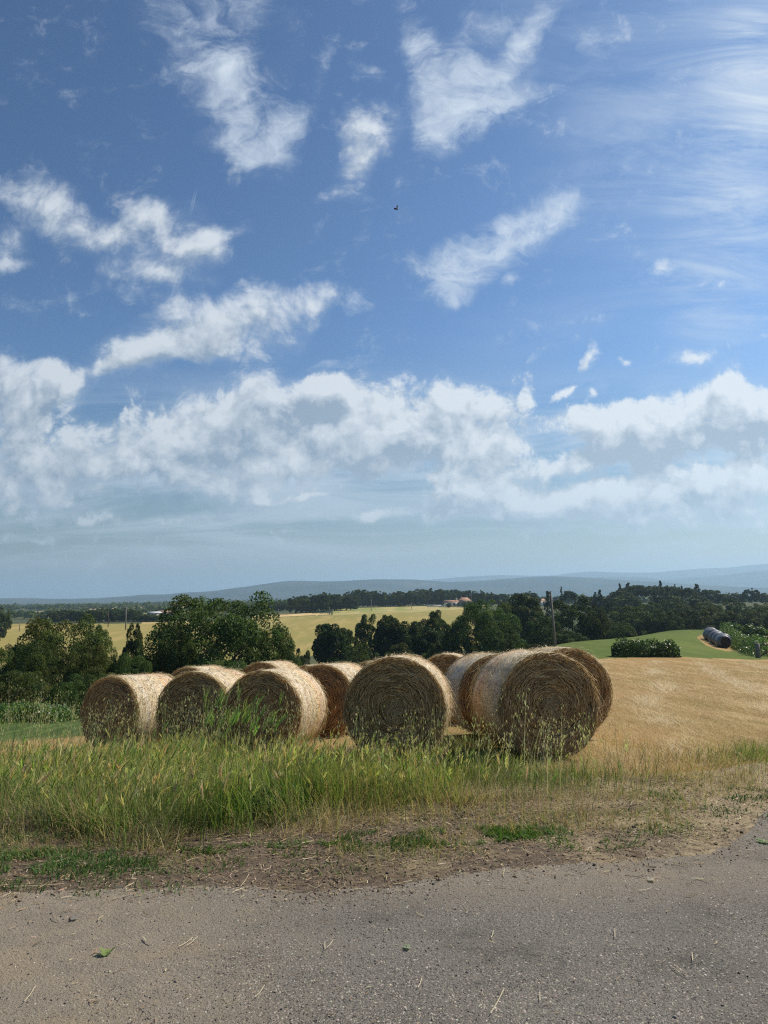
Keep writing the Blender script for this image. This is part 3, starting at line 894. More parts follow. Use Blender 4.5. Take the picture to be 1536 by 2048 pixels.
        a = ribbons(C, Wd, straw_cols(rng, n, (0.26, 0.16, 0.065), (0.70, 0.52, 0.29)))
        out.add(a[0], a[1], None, a[2])
        # whiskers on the rim
        n = 620
        t0 = rng.random(n) * 2 * np.pi
        ln = rng.uniform(0.04, 0.17, n)[:, None]
        s = np.linspace(0, 1, 4)[None]
        td = rng.choice([-1, 1], n)[:, None]
        tt = t0[:, None] + td * ln * s * rng.uniform(0.5, 1.3, n)[:, None] / BR
        ra = BR - 0.03 + rng.random(n)[:, None] * 0.035 + np.abs(rng.normal(0, 0.30, n))[:, None] * ln * s
        yo = sgn * (BL / 2 - 0.05 + rng.random(n)[:, None] * 0.06 + rng.normal(0.15, 0.3, n)[:, None] * ln * s)
        droop = -0.25 * ln * s ** 2
        C = np.stack([ra * np.sin(tt), yo, np.maximum(ra * np.cos(tt) + BR + droop, 0.008)], -1)
        w = rng.uniform(0.0014, 0.0034, n)[:, None, None]
        Wd = np.stack([np.sin(tt) * 0.6, np.full_like(tt, 0.8), np.cos(tt) * 0.6], -1) * w
        a = ribbons(C, Wd, straw_cols(rng, n, (0.30, 0.21, 0.10), (0.62, 0.49, 0.28)))
        out.add(a[0], a[1], None, a[2])
    n = 5200
    t0 = rng.random(n) * 2 * np.pi
    y0 = rng.uniform(-BL / 2 + 0.02, BL / 2 - 0.02, n)
    ln = rng.uniform(0.02, 0.11, n)
    s = np.linspace(0, 1, 4)[None]
    an = rng.normal(0, 0.9, n)
    tt = t0[:, None] + (ln * np.cos(an) / BR)[:, None] * s
    yv = y0[:, None] + (ln * np.sin(an))[:, None] * s
    ra = BR + 0.004 + rng.random(n)[:, None] * 0.010 + np.clip(rng.normal(-0.005, 0.02, n), 0, 1)[:, None] * s
    C = np.stack([ra * np.sin(tt), yv, np.maximum(ra * np.cos(tt) + BR, 0.01)], -1)
    w = rng.uniform(0.0016, 0.0038, n)[:, None, None]
    Wd = np.stack([np.sin(an)[:, None] * np.cos(tt), np.cos(an)[:, None] * np.ones_like(tt), -np.sin(an)[:, None] * np.sin(tt)], -1) * w
    a = ribbons(C, Wd, straw_cols(rng, n, (0.30, 0.20, 0.10), (0.86, 0.74, 0.52)))
    out.add(a[0], a[1], None, a[2])
    straw = out.mesh('loose_straw', [M_STRAW])
    return core, wrap, straw


BALES = [  # px, py of the front face's middle, distance, turn (degrees, + shows the left flank), radius factor, label
    (214, 1433, 11.45, -25, 0.985, 'round hay bale at the left end of the row, its netted flank brightly sunlit'),
    (384, 1431, 10.75, -13, 1.0, 'hay bale half behind tall wild oats, between the leftmost bale and the tall barley tuft'),
    (521, 1432, 10.35, -13, 1.0, 'hay bale with orange and pink net stripes along its sunlit right flank'),
    (640, 1406, 12.10, -19, 1.00, 'hay bale wedged behind the striped bale and the big shaded centre bale'),
    (789, 1424, 8.50, -8, 1.00, 'large bale in the centre with a full shaded face and a thin sunlit rim'),
    (893, 1379, 13.2, -10, 1.0, 'hay bale set back behind the gap between the centre bale and the grey netted one'),
    (1002, 1398, 10.3, 8, 0.99, 'hay bale with a greyish netted flank, its face hidden by the front right bale'),
    (1103, 1416, 8.40, 10, 1.00, 'front right hay bale showing its whole coiled end with a pale straw heart'),
    (1143, 1387, 10.2, 5, 1.00, 'hay bale peeking out behind the front right bale beside the open stubble'),
    (372, 1394, 15.6, -15, 1.0, 'hay bale of which only a low arc shows above the leftmost two bales'),
    (520, 1386, 15.2, -15, 1.0, 'hay bale whose straggly crest shows above the striped bale'),
    (612, 1386, 17.0, -15, 1.0, 'small sliver of a hay bale left of the wedged bale, far back'),
    (738, 1376, 17.6, -15, 1.0, 'tip of a hay bale peeping out just left of the big centre bale'),
    (1082, 1374, 12.8, 8, 1.0, 'shaggy top of a hay bale between the two rightmost bales'),
]
BALE_BASES = []
_bm = [bale_meshes(s) for s in (1, 2, 3)]
for i, (px, py, D, turn, k, lab) in enumerate(BALES):
    cpos = at(px, py, D)
    a = R(turn)
    mid = Vector((cpos.x - math.sin(a) * BL / 2, cpos.y + math.cos(a) * BL / 2, cpos.z - 0.065 * BL / 2))
    zb = mid.z - BR * k + 0.02
    BALE_BASES.append((mid.x, mid.y, zb))
    e = bpy.data.objects.new('hay_bale', None)
    COL.objects.link(e)
    e.location = (mid.x, mid.y, zb)
    e.rotation_euler = (-0.065, 0, a)          # the ground falls away behind them
    e.scale = (k, k, k)
    e.empty_display_size = 0.3
    props(e, lab, 'hay bale', 'round hay bales lined up at the field edge')
    for nm, me in zip(('hay_core', 'net_wrap', 'loose_straw'), _bm[i % 3]):
        link(nm, me, e)

# ------------------------------------------------------------------ trees
def unit(v):
    return v / (np.linalg.norm(v, axis=-1, keepdims=True) + 1e-9)


def leaf_quads(rng, Pn, Nn, size, cols, slim=0.6):
    """one pointed leaf at each place"""
    n = len(Pn)
    ref = unit(rng.normal(0, 1, (n, 3)))
    a = unit(np.cross(Nn, ref))
    b = np.cross(Nn, a)
    s = (size * rng.uniform(0.7, 1.35, n))[:, None]
    fold = Nn * s * rng.uniform(-0.12, 0.2, (n, 1))
    V = np.stack([Pn + a * s * 0.5, Pn + b * s * 0.5 * slim + fold, Pn - a * s * 0.5, Pn - b * s * 0.5 * slim + fold], 1)
    Q = np.arange(n * 4).reshape(n, 4)
    return V.reshape(-1, 3), Q, np.repeat(cols, 4, 0)


GREEN = np.array((0.058, 0.080, 0.021))


def crown_mesh(name, kind, asp, n_clump, n_leaf, leaf, seed, tone=GREEN, sd=0.30):
    """a crown of height 1 and width asp"""
    rng = np.random.default_rng(seed)
    if kind == 'column':
        z = rng.uniform(0.04, 0.97, n_clump)
        r = 0.5 * np.clip(np.sin(np.pi * np.clip(z, 0, 1) ** 0.75) * 1.05, 0.12, 0.85) * np.sqrt(rng.random(n_clump))
        t_ = rng.random(n_clump) * 6.283
        cc = np.stack([r * np.cos(t_) * asp, r * np.sin(t_) * asp, z], 1)
        cr = rng.uniform(0.10, 0.16, n_clump) * asp * 1.3
    elif kind == 'conifer':
        z = rng.uniform(0.08, 0.98, n_clump) ** 0.9
        r = 0.5 * (1 - z) ** 0.8 * (0.45 + 0.55 * rng.random(n_clump))
        t_ = rng.random(n_clump) * 6.283
        cc = np.stack([r * np.cos(t_) * asp, r * np.sin(t_) * asp, z], 1)
        cr = rng.uniform(0.08, 0.14, n_clump) * asp
    elif kind == 'umbrella':
        t_ = rng.random(n_clump) * 6.283
        r = 0.5 * np.sqrt(rng.random(n_clump)) * 0.9
        cc = np.stack([r * np.cos(t_) * asp, r * np.sin(t_) * asp, 0.86 - 0.9 * r ** 2 + rng.normal(0, 0.03, n_clump) - 0.12 * (rng.random(n_clump) < 0.4)], 1)
        cr = rng.uniform(0.09, 0.15, n_clump)
    else:
        d = unit(rng.normal(0, 1, (n_clump, 3)))
        low = {'round': 0.50, 'broken': 0.46}.get(kind, 0.20)           # bushy kinds reach the ground
        rad = (1 - 0.55 * rng.random(n_clump) ** 2.4) * 0.92 * ((0.88 if kind == 'bush' else 0.80) + (0.24 if kind == 'bush' else 0.40) * fbm(d[:, 0] * 2.2 + seed * 3.1, d[:, 2] * 2.2 + d[:, 1] * 1.3 + 5))
        cc = d * rad[:, None]
        if kind == 'bush':
            d[:, :2] = np.sign(d[:, :2]) * np.abs(d[:, :2]) ** 0.8
            cc = d * rad[:, None]
        cc[:, 0] *= 0.5 * asp
        cc[:, 1] *= 0.5 * asp
        up = cc[:, 2] > 0
        cc[:, 2] = np.where(up, cc[:, 2] * (1 - low), cc[:, 2] * low) * 0.92 + low
        if kind == 'broken':
            keep = rng.random(n_clump) < 0.35 + 0.65 * fbm(cc[:, 0] * 3.5 + seed, cc[:, 2] * 3.5 + seed * 2, 2) ** 0.6
            cc = cc[keep]
        cr = rng.uniform(0.06, 0.14, len(cc))
    n_clump = len(cc)
    wts = cr ** 2
    ci = rng.choice(n_clump, n_leaf, p=wts / wts.sum())
    mid = np.array((0, 0, 0.45))
    outw = unit((cc - mid) / np.array((0.5 * asp, 0.5 * asp, 0.5)))[ci]
    d = unit(rng.normal(0, 1, (n_leaf, 3)) + 0.55 * outw + np.array((0, 0, 0.30)))
    lum = cr[ci][:, None] * np.array((1, 1, 0.8)) * (0.45 + 0.55 * rng.random((n_leaf, 1)) ** 0.5)
    Pn = cc[ci] + d * lum
    if kind in ('column', 'conifer'):
        Pn[:, 2] = np.clip(Pn[:, 2], 0.02, 1.0)
    lo_, hi_ = np.percentile(Pn[:, 2], 0.4), np.percentile(Pn[:, 2], 99.6)
    base_ = {'round': 0.10, 'broken': 0.12, 'umbrella': 0.52}.get(kind, 0.02)
    Pn[:, 2] = base_ + (Pn[:, 2] - lo_) / (hi_ - lo_) * (1.0 - base_)
    wd_ = max(np.percentile(Pn[:, 0], 99) - np.percentile(Pn[:, 0], 1), np.percentile(Pn[:, 1], 99) - np.percentile(Pn[:, 1], 1))
    Pn[:, :2] *= asp / wd_
    Pn[:, 2] = np.maximum(Pn[:, 2], 0.01)
    Nn = unit(d + 0.75 * rng.normal(0, 1, (n_leaf, 3)))
    ctone = (0.72 + 0.6 * rng.random((n_clump, 1))) * np.array((1, 1, 1)) + rng.normal(0, 0.10, (n_clump, 1)) * np.array((1.4, 0.5, 0.1))
    cols = tone * ctone[ci] * np.clip(1 + rng.normal(0, sd, (n_leaf, 1)), 0.4, 2.0)
    v, q, c = leaf_quads(rng, Pn, Nn, np.full(n_leaf, leaf), np.clip(cols, 0.004, 1))
    return mesh_np(name, v, q, None, c, [M_LEAF])


M_BARK, t = material('bark')
P3 = obj_co(t)
bn = t.noise(t.mapping(P3, scale=(60, 60, 8)), 1.0, 5, 0.65)
finish(t, t.mix(bn, (0.05, 0.038, 0.028), (0.17, 0.135, 0.10)), 0.95, bump(t, bn, 0.8, 0.02))


def trunk_mesh(seed, asp, kind='round'):
    rng = np.random.default_rng(seed)
    mb = MB()
    top = {'column': 0.9, 'conifer': 0.95, 'umbrella': 0.82}.get(kind, 0.72)
    n = 7
    zz = np.linspace(-0.03, top, n)
    bend = np.cumsum(rng.normal(0, 0.012, (n, 2)), 0) * (0.4 if kind in ('column', 'conifer') else 1)
    pts = np.stack([bend[:, 0], bend[:, 1], zz], 1)
    rad0 = 0.030 if kind not in ('column', 'conifer') else 0.02
    mb.tube(pts, rad0 * (1 - 0.75 * np.linspace(0, 1, n)) + 0.003, 8, (0.1, 0.08, 0.06))
    if kind not in ('column', 'conifer'):
        for k in range(9):
            j = rng.integers(2, n - 1) if kind != 'umbrella' else n - 2
            a = rng.random() * 6.283
            L = rng.uniform(0.18, 0.36)
            d = np.array((math.cos(a) * asp, math.sin(a) * asp, rng.uniform(0.25, 0.8)))
            p0 = pts[j]
            lp = np.stack([p0 + d * L * s + np.array((0, 0, 0.05 * s * s)) + rng.normal(0, 0.008, 3) * s for s in np.linspace(0, 1, 5)])
            mb.tube(lp, 0.011 * (1 - 0.8 * np.linspace(0, 1, 5)) + 0.002, 6, (0.1, 0.08, 0.06))
    return mb.mesh('trunk', [M_BARK], True)


def variants(kind, asp, clumps, leaves, leaf, seeds, tone=GREEN):
    return [(crown_mesh('crown', kind, asp, clumps, leaves, leaf, s, tone), trunk_mesh(s + 50, asp, kind), asp) for s in seeds]


TV = {
    'near_bush': variants('bush', 1.15, 360, 110000, 0.019, (1, 2, 3), GREEN * 1.35),
    'near_loose': variants('broken', 0.85, 130, 22000, 0.030, (4, 5), GREEN * 1.05),
    'mid': variants('round', 0.75, 130, 26000, 0.034, (6, 7, 8, 9), GREEN * 0.95),
    'mid_bush': variants('bush', 1.2, 190, 32000, 0.033, (10, 11, 12), GREEN),
    'far': variants('round', 1.0, 70, 7000, 0.066, (13, 14, 15), GREEN * 0.95),
    'cypress': variants('column', 0.24, 90, 2600, 0.040, (16, 17), GREEN * 0.62),
    'pine': variants('umbrella', 1.15, 90, 5000, 0.055, (18, 19), GREEN * 0.72),
    'conifer': variants('conifer', 0.55, 70, 3000, 0.050, (20,), GREEN * 0.65),
}
_tn = [0]


def tree(kind, px, top, D, wpx, label, name='broadleaf_tree', cat='tree', group=None, hmin=2.0, sink=0.1):
    x, y, z = spot(px, D)
    zt = at(px, top, D).z
    ht = max(zt - z + sink, hmin)
    wd = wpx * D / F
    cm, tm, asp = TV[kind][_tn[0] % len(TV[kind])]
    _tn[0] += 1
    e = bpy.data.objects.new(name, None)
    COL.objects.link(e)
    e.location = (x, y, zt - ht)
    e.rotation_euler = (0, 0, (_tn[0] * 2.399) % 6.283)
    s = wd / asp
    e.scale = (s, s, ht)
    props(e, label, cat, group)
    link('crown', cm, e)
    link('trunk', tm, e)
    return e


B_, T_ = 'bush', 'tree'
# --- the valley trees just behind the bales
tree('near_bush', 438, 1199, 52, 295, 'biggest dark bushy tree, towering behind the second and third bales')
tree('near_bush', 545, 1262, 54, 112, 'rounded shoulder tree joined to the right flank of the biggest dark tree')
tree('near_bush', 352, 1262, 49, 95, 'low leafy tree filling the left foot of the biggest dark tree')
tree('near_bush', 128, 1242, 47, 195, 'broad domed tree behind the leftmost bale, against the gold field')
tree('near_bush', 200, 1258, 50, 72, 'narrow leafy tree leaning on the right side of the broad domed tree')
tree('near_loose', 270, 1251, 62, 46, 'spindly tree with open crown standing against the gold field')
tree('near_bush', 18, 1300, 44, 110, 'dark low tree at the left picture edge above the leafy green strip')
tree('near_bush', 268, 1312, 44, 110, 'deep shaded bush in the dip between the two big bushy trees', 'bush', B_)
tree('near_bush', 75, 1290, 43, 110, 'leafy tree between the left edge tree and the broad domed tree')
tree('near_bush', 185, 1296, 44, 120, 'leafy tree filling the right foot of the broad domed tree')
tree('near_bush', 60, 1345, 38, 150, 'shaded undergrowth bush in front of the broad domed tree', 'bush', B_)
tree('near_bush', 430, 1330, 42, 190, 'shaded bush showing just above the second bale', 'bush', B_)
tree('near_bush', 192, 1352, 36, 120, 'dark bush directly behind the leftmost bale', 'bush', B_)
tree('near_bush', 133, 1366, 25, 62, 'small bright green bush in sun at the left of the leftmost bale', 'bush', B_)
tree('near_bush', 560, 1318, 52, 110, 'low dark bush behind the striped bale', 'bush', B_)
# --- middle group in front of the gold field
MG = 'trees of the stream valley below the gold field'
tree('mid', 663, 1250, 112, 70, 'round topped tree standing apart at the left of the stream trees', group=MG)
tree('near_loose', 700, 1262, 118, 34, 'thin broken tree squeezed beside the round topped stream tree', group=MG)
tree('near_loose', 738, 1231, 124, 54, 'tall ragged tree with a forked top among the stream trees', group=MG)
tree('mid', 776, 1234, 124, 58, 'tall tree right of the forked one, its crown level with it', group=MG)
tree('mid', 817, 1245, 122, 64, 'lower grey green tree in the middle of the stream trees', group=MG)
tree('near_loose', 868, 1224, 126, 64, 'highest stream tree, lumpy crown reaching the pale house level', group=MG)
tree('mid', 850, 1258, 112, 60, 'pale leaved tree in front of the highest stream tree', group=MG)
tree('mid_bush', 606, 1300, 96, 40, 'low bush bridging the big dark tree and the stream trees', 'bush', B_, MG)
tree('mid_bush', 720, 1290, 100, 90, 'dark bush under the forked tree', 'bush', B_, MG)
tree('mid_bush', 795, 1290, 98, 90, 'dark bush behind the big centre bale', 'bush', B_, MG)
tree('mid_bush', 872, 1290, 96, 80, 'dark bush left of the wide oak, above the set back bale', 'bush', B_, MG)
# --- right clump
RG = 'trees behind the green ridge'
tree('near_bush', 968, 1207, 98, 138, 'wide dark oak in the centre right, just left of the green ridge')
tree('mid_bush', 905, 1252, 96, 54, 'small tree leaning out from the left side of the wide dark oak')
tree('mid_bush', 1012, 1262, 86, 62, 'leafy bush at the right foot of the wide dark oak', 'bush', B_, RG)
tree('mid', 1034, 1190, 150, 95, 'high backed tree rising behind the wide dark oak', group=RG)
tree('mid_bush', 1084, 1232, 120, 74, 'mid green tree left of the wooden pole', group=RG)
tree('mid_bush', 1142, 1199, 128, 104, 'big bushy tree right of the wooden pole', group=RG)
tree('mid_bush', 1186, 1216, 124, 66, 'paler tree on the right flank of the big bushy tree by the pole', group=RG)
tree('mid_bush', 1130, 1262, 100, 82, 'shrub in the shade at the foot of the big bushy tree by the pole', 'bush', B_, RG)
tree('mid_bush', 1070, 1286, 78, 60, 'low shrub left of the wooden pole on the ridge edge', 'bush', B_, RG)
tree('mid_bush', 1238, 1246, 118, 56, 'small rounded bush on the skyline of the green field', 'bush', B_, RG)
FG = 'wood beyond the green field'
for px, top, D, w, lab in [
        (1262, 1214, 160, 92, 'wide tree above the small rounded bush on the green skyline'), (1322, 1222, 158, 74, 'squat tree over the middle of the green field'),
        (1372, 1213, 165, 86, 'tree over the right half of the green field, evenly round'), (1424, 1216, 168, 78, 'tree directly above the black wrapped bales'),
        (1478, 1222, 168, 82, 'tree above the far leafy hedge, dark and low'), (1532, 1214, 170, 86, 'tall dark tree at the right picture edge'),
        (1222, 1205, 205, 60, 'tree behind the paler tree, left end of the second row'), (1292, 1203, 215, 70, 'grey green tree below the umbrella pines'),
        (1350, 1198, 220, 84, 'light domed tree at the right foot of the pines'), (1408, 1204, 218, 70, 'domed tree right of the light domed tree'),
        (1462, 1200, 220, 64, 'tree left of the pale far field at the right edge'), (1520, 1208, 215, 60, 'tree below the pale far field at the right edge')]:
    tree('mid_bush', px, top, D, w, lab, group=FG)
# --- cypresses, pines and conifers on the rise
CG = 'cypresses on the rise'
for px, top, D, w, lab in [
        (1095, 1183, 250, 15, 'lone dark cypress just left of the wooden pole top'), (1190, 1185, 300, 14, 'shorter cypress of the pair left of the pines'),
        (1200, 1180, 300, 11, 'slimmer, taller cypress of the pair left of the pines'), (1228, 1184, 305, 12, 'stubby cypress at the left edge of the pine grove'),
        (1310, 1182, 300, 9, 'cypress in front of the middle of the pine grove'), (1336, 1171, 298, 9, 'cypress standing clear right of the grove middle'),
        (1322, 1162, 345, 10, 'tallest cypress spike over the pine grove'), (1351, 1169, 345, 8, 'thin cypress between the grove middle and the spruce'),
        (1364, 1172, 342, 8, 'short cypress close left of the spruce'), (1123, 1174, 330, 8, 'cypress tip above the bushy tree by the pole')]:
    tree('cypress', px, top, D, w, lab, 'cypress_tree', 'cypress', CG)
PG = 'umbrella pines of the grove'
for px, top, D, w, lab in [
        (1242, 1181, 340, 44, 'umbrella pine at the left end of the grove'), (1272, 1171, 345, 56, 'umbrella pine with the highest flat top'),
        (1305, 1172, 335, 56, 'reddish umbrella pine in the middle of the grove'), (1342, 1173, 338, 52, 'umbrella pine right of the grove middle'),
        (1372, 1176, 335, 40, 'umbrella pine at the right end of the grove'), (1138, 1182, 345, 30, 'single domed pine above the bushy tree by the pole')]:
    tree('pine', px, top, D, w, lab, 'umbrella_pine', 'pine', PG)
for px, top, w, lab in [(1240, 1167, 13, 'feathery conifer tip at the left of the pine grove'), (1258, 1166, 22, 'broad conifer tip over the left of the pine grove'), (1394, 1168, 22, 'spiky spruce at the right end of the pine grove')]:
    tree('conifer', px, top, 348, w, lab, 'conifer', 'conifer')
for px, top, D, w, lab in [(1420, 1180, 360, 46, 'round tree right of the spruce'), (1450, 1188, 380, 40, 'low tree between the spruce and the grey dome'), (1502, 1178, 400, 32, 'grey domed tree standing out near the right edge'),
                           (1474, 1187, 420, 36, 'small tree left of the grey dome'), (1530, 1186, 420, 30, 'far tree at the right edge below the hills'), (1060, 1184, 420, 40, 'clump tree behind the pink roofs'),
                           (1170, 1192, 330, 46, 'tree between the domed pine and the cypress pair'), (1215, 1192, 330, 34, 'tree behind the cypress pair'), (1252, 1190, 300, 60, 'dark tree below the left pines'),
                           (1330, 1192, 300, 70, 'shaded tree below the middle pines'), (1396, 1194, 300, 60, 'shaded tree below the spruce')]:
    tree('far', px, top, D, w, lab, group='trees around the pine grove')
# --- tree belt beyond the gold field
r_ = np.random.default_rng(31)
belt = [(px, 1196 + r_.normal(0, 2.5) - 7 * math.exp(-((px - 660) / 45) ** 2), 440 + r_.uniform(-10, 20), r_.uniform(26, 40)) for px in range(592, 706, 11)]
for px, top, D, w in belt:
    tree('far', px, top, D, w, 'dark tree of the block at the left end of the belt above the gold field', group='dark block at the left end of the tree belt')
for px in range(520, 600, 14):
    tree('far', px, 1207 + r_.normal(0, 2), 520, r_.uniform(22, 34), 'small tree of the low line left of the dark block above the gold field', group='low tree line left of the dark block')
for px in range(700, 968, 9):
    top = np.interp(px, [700, 720, 745, 780, 800, 830, 850, 900, 925, 945, 965], [1186, 1179, 1184, 1190, 1186, 1182, 1180, 1183, 1180, 1184, 1193]) + r_.normal(0, 2.0)
    tree('far', px + r_.normal(0, 2), top, 545 + r_.uniform(-15, 25), r_.uniform(20, 34), 'tree of the long belt behind the pale house and the meadow', group='long tree belt behind the pale house')
for px, top, D, w, lab in [(962, 1181, 470, 16, 'slim round tree standing free right of the pale house'), (980, 1186, 480, 30, 'tree beside the slim round tree right of the pale house'), (1005, 1188, 480, 34, 'tree at the far right of the belt, before the pink roofs'),
                           (897, 1206, 436, 11, 'little tree in front of the pale house'), (934, 1202, 440, 24, 'dark tree touching the right side of the pale house'), (948, 1207, 430, 26, 'shrubby tree right of the dark tree by the pale house'), (800, 1205, 520, 14, 'small tree on the meadow edge')]:
    tree('far', px, top, D, w, lab)
# --- belt behind the left half of the gold field
for px in range(78, 335, 10):
    top = np.interp(px, [78, 100, 130, 180, 215, 240, 268, 285, 335], [1236, 1228, 1222, 1223, 1218, 1222, 1221, 1230, 1228]) + r_.normal(0, 2.2)
    tree('far', px + r_.normal(0, 2), top, 368 + r_.uniform(-6, 22), r_.uniform(20, 36), 'tree of the belt along the back of the left gold field', group='tree belt along the back of the left gold field')
tree('far', 4, 1216, 255, 38, 'lone oak on the gold field at the left picture edge')
tree('far', 420, 1213, 600, 30, 'tree showing left of the biggest dark tree top')

# --- distant woods, nobody could count them
r_ = np.random.default_rng(77)
n = 7000
Dw = np.exp(r_.uniform(math.log(620), math.log(4200), n))
uw = r_.uniform(-.75, .75, n)
xw, yw_ = uw * Dw, Dw
keep = (fbm(xw / 260 + 3, yw_ / 330) > 0.46) | ((uw < -0.08) & (np.abs(Dw - 1200) < 160) & (r_.random(n) < 0.85))
keep &= ~((uw > -.36) & (uw < -.22) & (Dw < 720))
xw, yw_ = xw[keep], yw_[keep]
n, k = len(xw), 24
hs = r_.uniform(6, 10.5, (n, 1))
d = unit(r_.normal(0, 1, (n, k, 3)))
d[..., 2] = np.abs(d[..., 2])
rad = r_.uniform(3.5, 6.5, (n, 1, 1)) * r_.uniform(0.6, 1.0, (n, k, 1))
Pn = np.stack([xw[:, None] + d[..., 0] * rad[..., 0], yw_[:, None] + d[..., 1] * rad[..., 0], H(xw, yw_)[:, None] + hs * (0.15 + 0.85 * d[..., 2] * rad[..., 0] / 6.5 + 0.1 * r_.random((n, k)))], -1)
cols = GREEN * (0.75 + 0.6 * r_.random((n, k, 1))) * (0.7 + 0.6 * r_.random((n, 1, 1)))
v, q, c = leaf_quads(r_, Pn.reshape(-1, 3), unit(d + 0.4 * r_.normal(0, 1, d.shape)).reshape(-1, 3), np.full(n * k, 3.6), cols.reshape(-1, 3), 0.85)
o = link('far_woods', mesh_np('far_woods', v, q, None, c, [M_LEAF]))
props(o, kind='stuff')

# ------------------------------------------------------------------ grass, straw, stones
def blades(rng, x, y, L, wid, lean, droop, c0, c1, nseg=4, az=None, z=None):
    """bending blades; colours run from the foot c0 to the tip c1"""
    n = len(x)
    z = H(x, y) if z is None else z
    if az is None:
        az = 12.0 * fbm(x * 0.9 + 31, y * 0.9 + 11, 3) + rng.normal(0, 0.9, n)
    s = np.linspace(0, 1, nseg + 1)[None]
    hd = L[:, None] * (lean[:, None] * s + droop[:, None] * s ** 2)
    vz = L[:, None] * (np.sqrt(np.clip(1 - lean[:, None] ** 2, 0.05, 1)) * s - 0.55 * droop[:, None] * s ** 2.2)
    C = np.stack([x[:, None] + hd * np.cos(az)[:, None], y[:, None] + hd * np.sin(az)[:, None], z[:, None] + vz - 0.01], -1)
    wa = az + np.pi / 2 + rng.normal(0, 0.5, n)
    w = wid[:, None] * 0.5 * (1 - 0.88 * s ** 1.6)
    Wd = np.stack([np.cos(wa)[:, None] * w, np.sin(wa)[:, None] * w, np.zeros_like(w)], -1)
    col = c0[:, None] * (1 - s[..., None]) + c1[:, None] * s[..., None]
    V, Q, Cc = ribbons(C, Wd, col)
    return V, Q, Cc, C


def mixcol(rng, n, table, jit=0.16):
    t_ = np.array(table)
    k = rng.integers(0, len(t_), n)
    return np.clip(t_[k] * (1 + rng.normal(0, jit, (n, 1))) * (1 + rng.normal(0, 0.06, (n, 3))), 0.004, 1)


G_FRESH = [(0.070, 0.125, 0.022), (0.095, 0.16, 0.028), (0.12, 0.185, 0.034), (0.055, 0.11, 0.030), (0.14, 0.19, 0.040)]
G_TIP = [(0.21, 0.29, 0.055), (0.29, 0.35, 0.075), (0.40, 0.41, 0.12), (0.15, 0.23, 0.05), (0.50, 0.45, 0.19)]
G_DRY = [(0.34, 0.25, 0.11), (0.42, 0.32, 0.15), (0.28, 0.19, 0.085), (0.50, 0.40, 0.21)]
G_EAR = [(0.40, 0.42, 0.13), (0.50, 0.47, 0.17), (0.60, 0.52, 0.24), (0.32, 0.38, 0.11), (0.60, 0.47, 0.26)]


def scatter(rng, n, x0, x1, y0, y1, dens):
    x, y = rng.uniform(x0, x1, n), rng.uniform(y0, y1, n)
    k = rng.random(n) < dens(x, y)
    return x[k], y[k]


def clear_of_bales(x, y, marg=0.0):
    ok = np.ones(x.shape, bool)
    for (px, py, D, turn, k, lab), (bx, by, bz) in zip(BALES, BALE_BASES):
        a = R(turn)
        dx, dy = x - bx, y - by
        lx, ly = dx * math.cos(a) + dy * math.sin(a), -dx * math.sin(a) + dy * math.cos(a)
        ok &= ~((np.abs(lx) < BR * 0.55 + marg) & (np.abs(ly) < BL / 2 + marg))
    return ok


def tall_dens(x, y):
    gf = grass_front(x)
    back = np.interp(x, [-9, -5.2, -4.2, -2.5, 0, 1.2, 3.0], [8.6, 8.9, 10.2, 10.0, 8.6, 8.0, 7.6])
    d = sstep(0.0, 0.35, y - gf) * sstep(0.3, -0.3, y - back)
    d = d * np.interp(x, [-9, -1.0, 0.3, 1.2, 2.4, 3.2], [1, 1, 0.85, 0.45, 0.14, 0.0])
    clump = fbm(x * 1.6 + 4, y * 1.6, 3)
    return d * (sstep(0.36, 0.60, clump) * 0.9 + 0.1) * (0.45 + 0.55 * sstep(0.35, 0.6, fbm(x * 4.5, y * 4.5 + 90, 2)))


def tall_height(x, y):
    hgt = np.interp(x, [-9, -4, -2.2, -1.2, -0.2, 0.6, 1.5, 3], [0.46, 0.47, 0.50, 0.47, 0.38, 0.31, 0.24, 0.18])
    return hgt * (0.45 + 1.10 * fbm(x * 1.9 + 9, y * 1.9, 3)) * (0.75 + 0.25 * sstep(0, 0.9, y - grass_front(x))) * (1 - 0.34 * sstep(6.9, 8.2, y))


rng = np.random.default_rng(101)
gr = MB()
# leaves
x, y = scatter(rng, 140000, -7.4, 3.2, 4.9, 10.4, tall_dens)
k = clear_of_bales(x, y); x, y = x[k], y[k]
n = len(x)
hh = tall_height(x, y)
dryk = (rng.random(n) < np.interp(x, [-6, -1, 1, 3], [0.18, 0.22, 0.52, 0.7]) + 0.25 * sstep(0.5, 0.0, y - grass_front(x)))[:, None]
c0 = np.where(dryk, mixcol(rng, n, G_DRY), mixcol(rng, n, G_FRESH))
c1 = np.where(dryk, mixcol(rng, n, G_DRY), mixcol(rng, n, G_TIP))
L = hh * rng.uniform(0.45, 1.10, n)
V, Q, C, _ = blades(rng, x, y, L, rng.uniform(0.0026, 0.0064, n), np.abs(rng.normal(0.14, 0.22, n)).clip(0, 0.9), np.abs(rng.normal(0.22, 0.28, n)).clip(0, 0.95), c0, c1)
gr.add(V, Q, None, C)
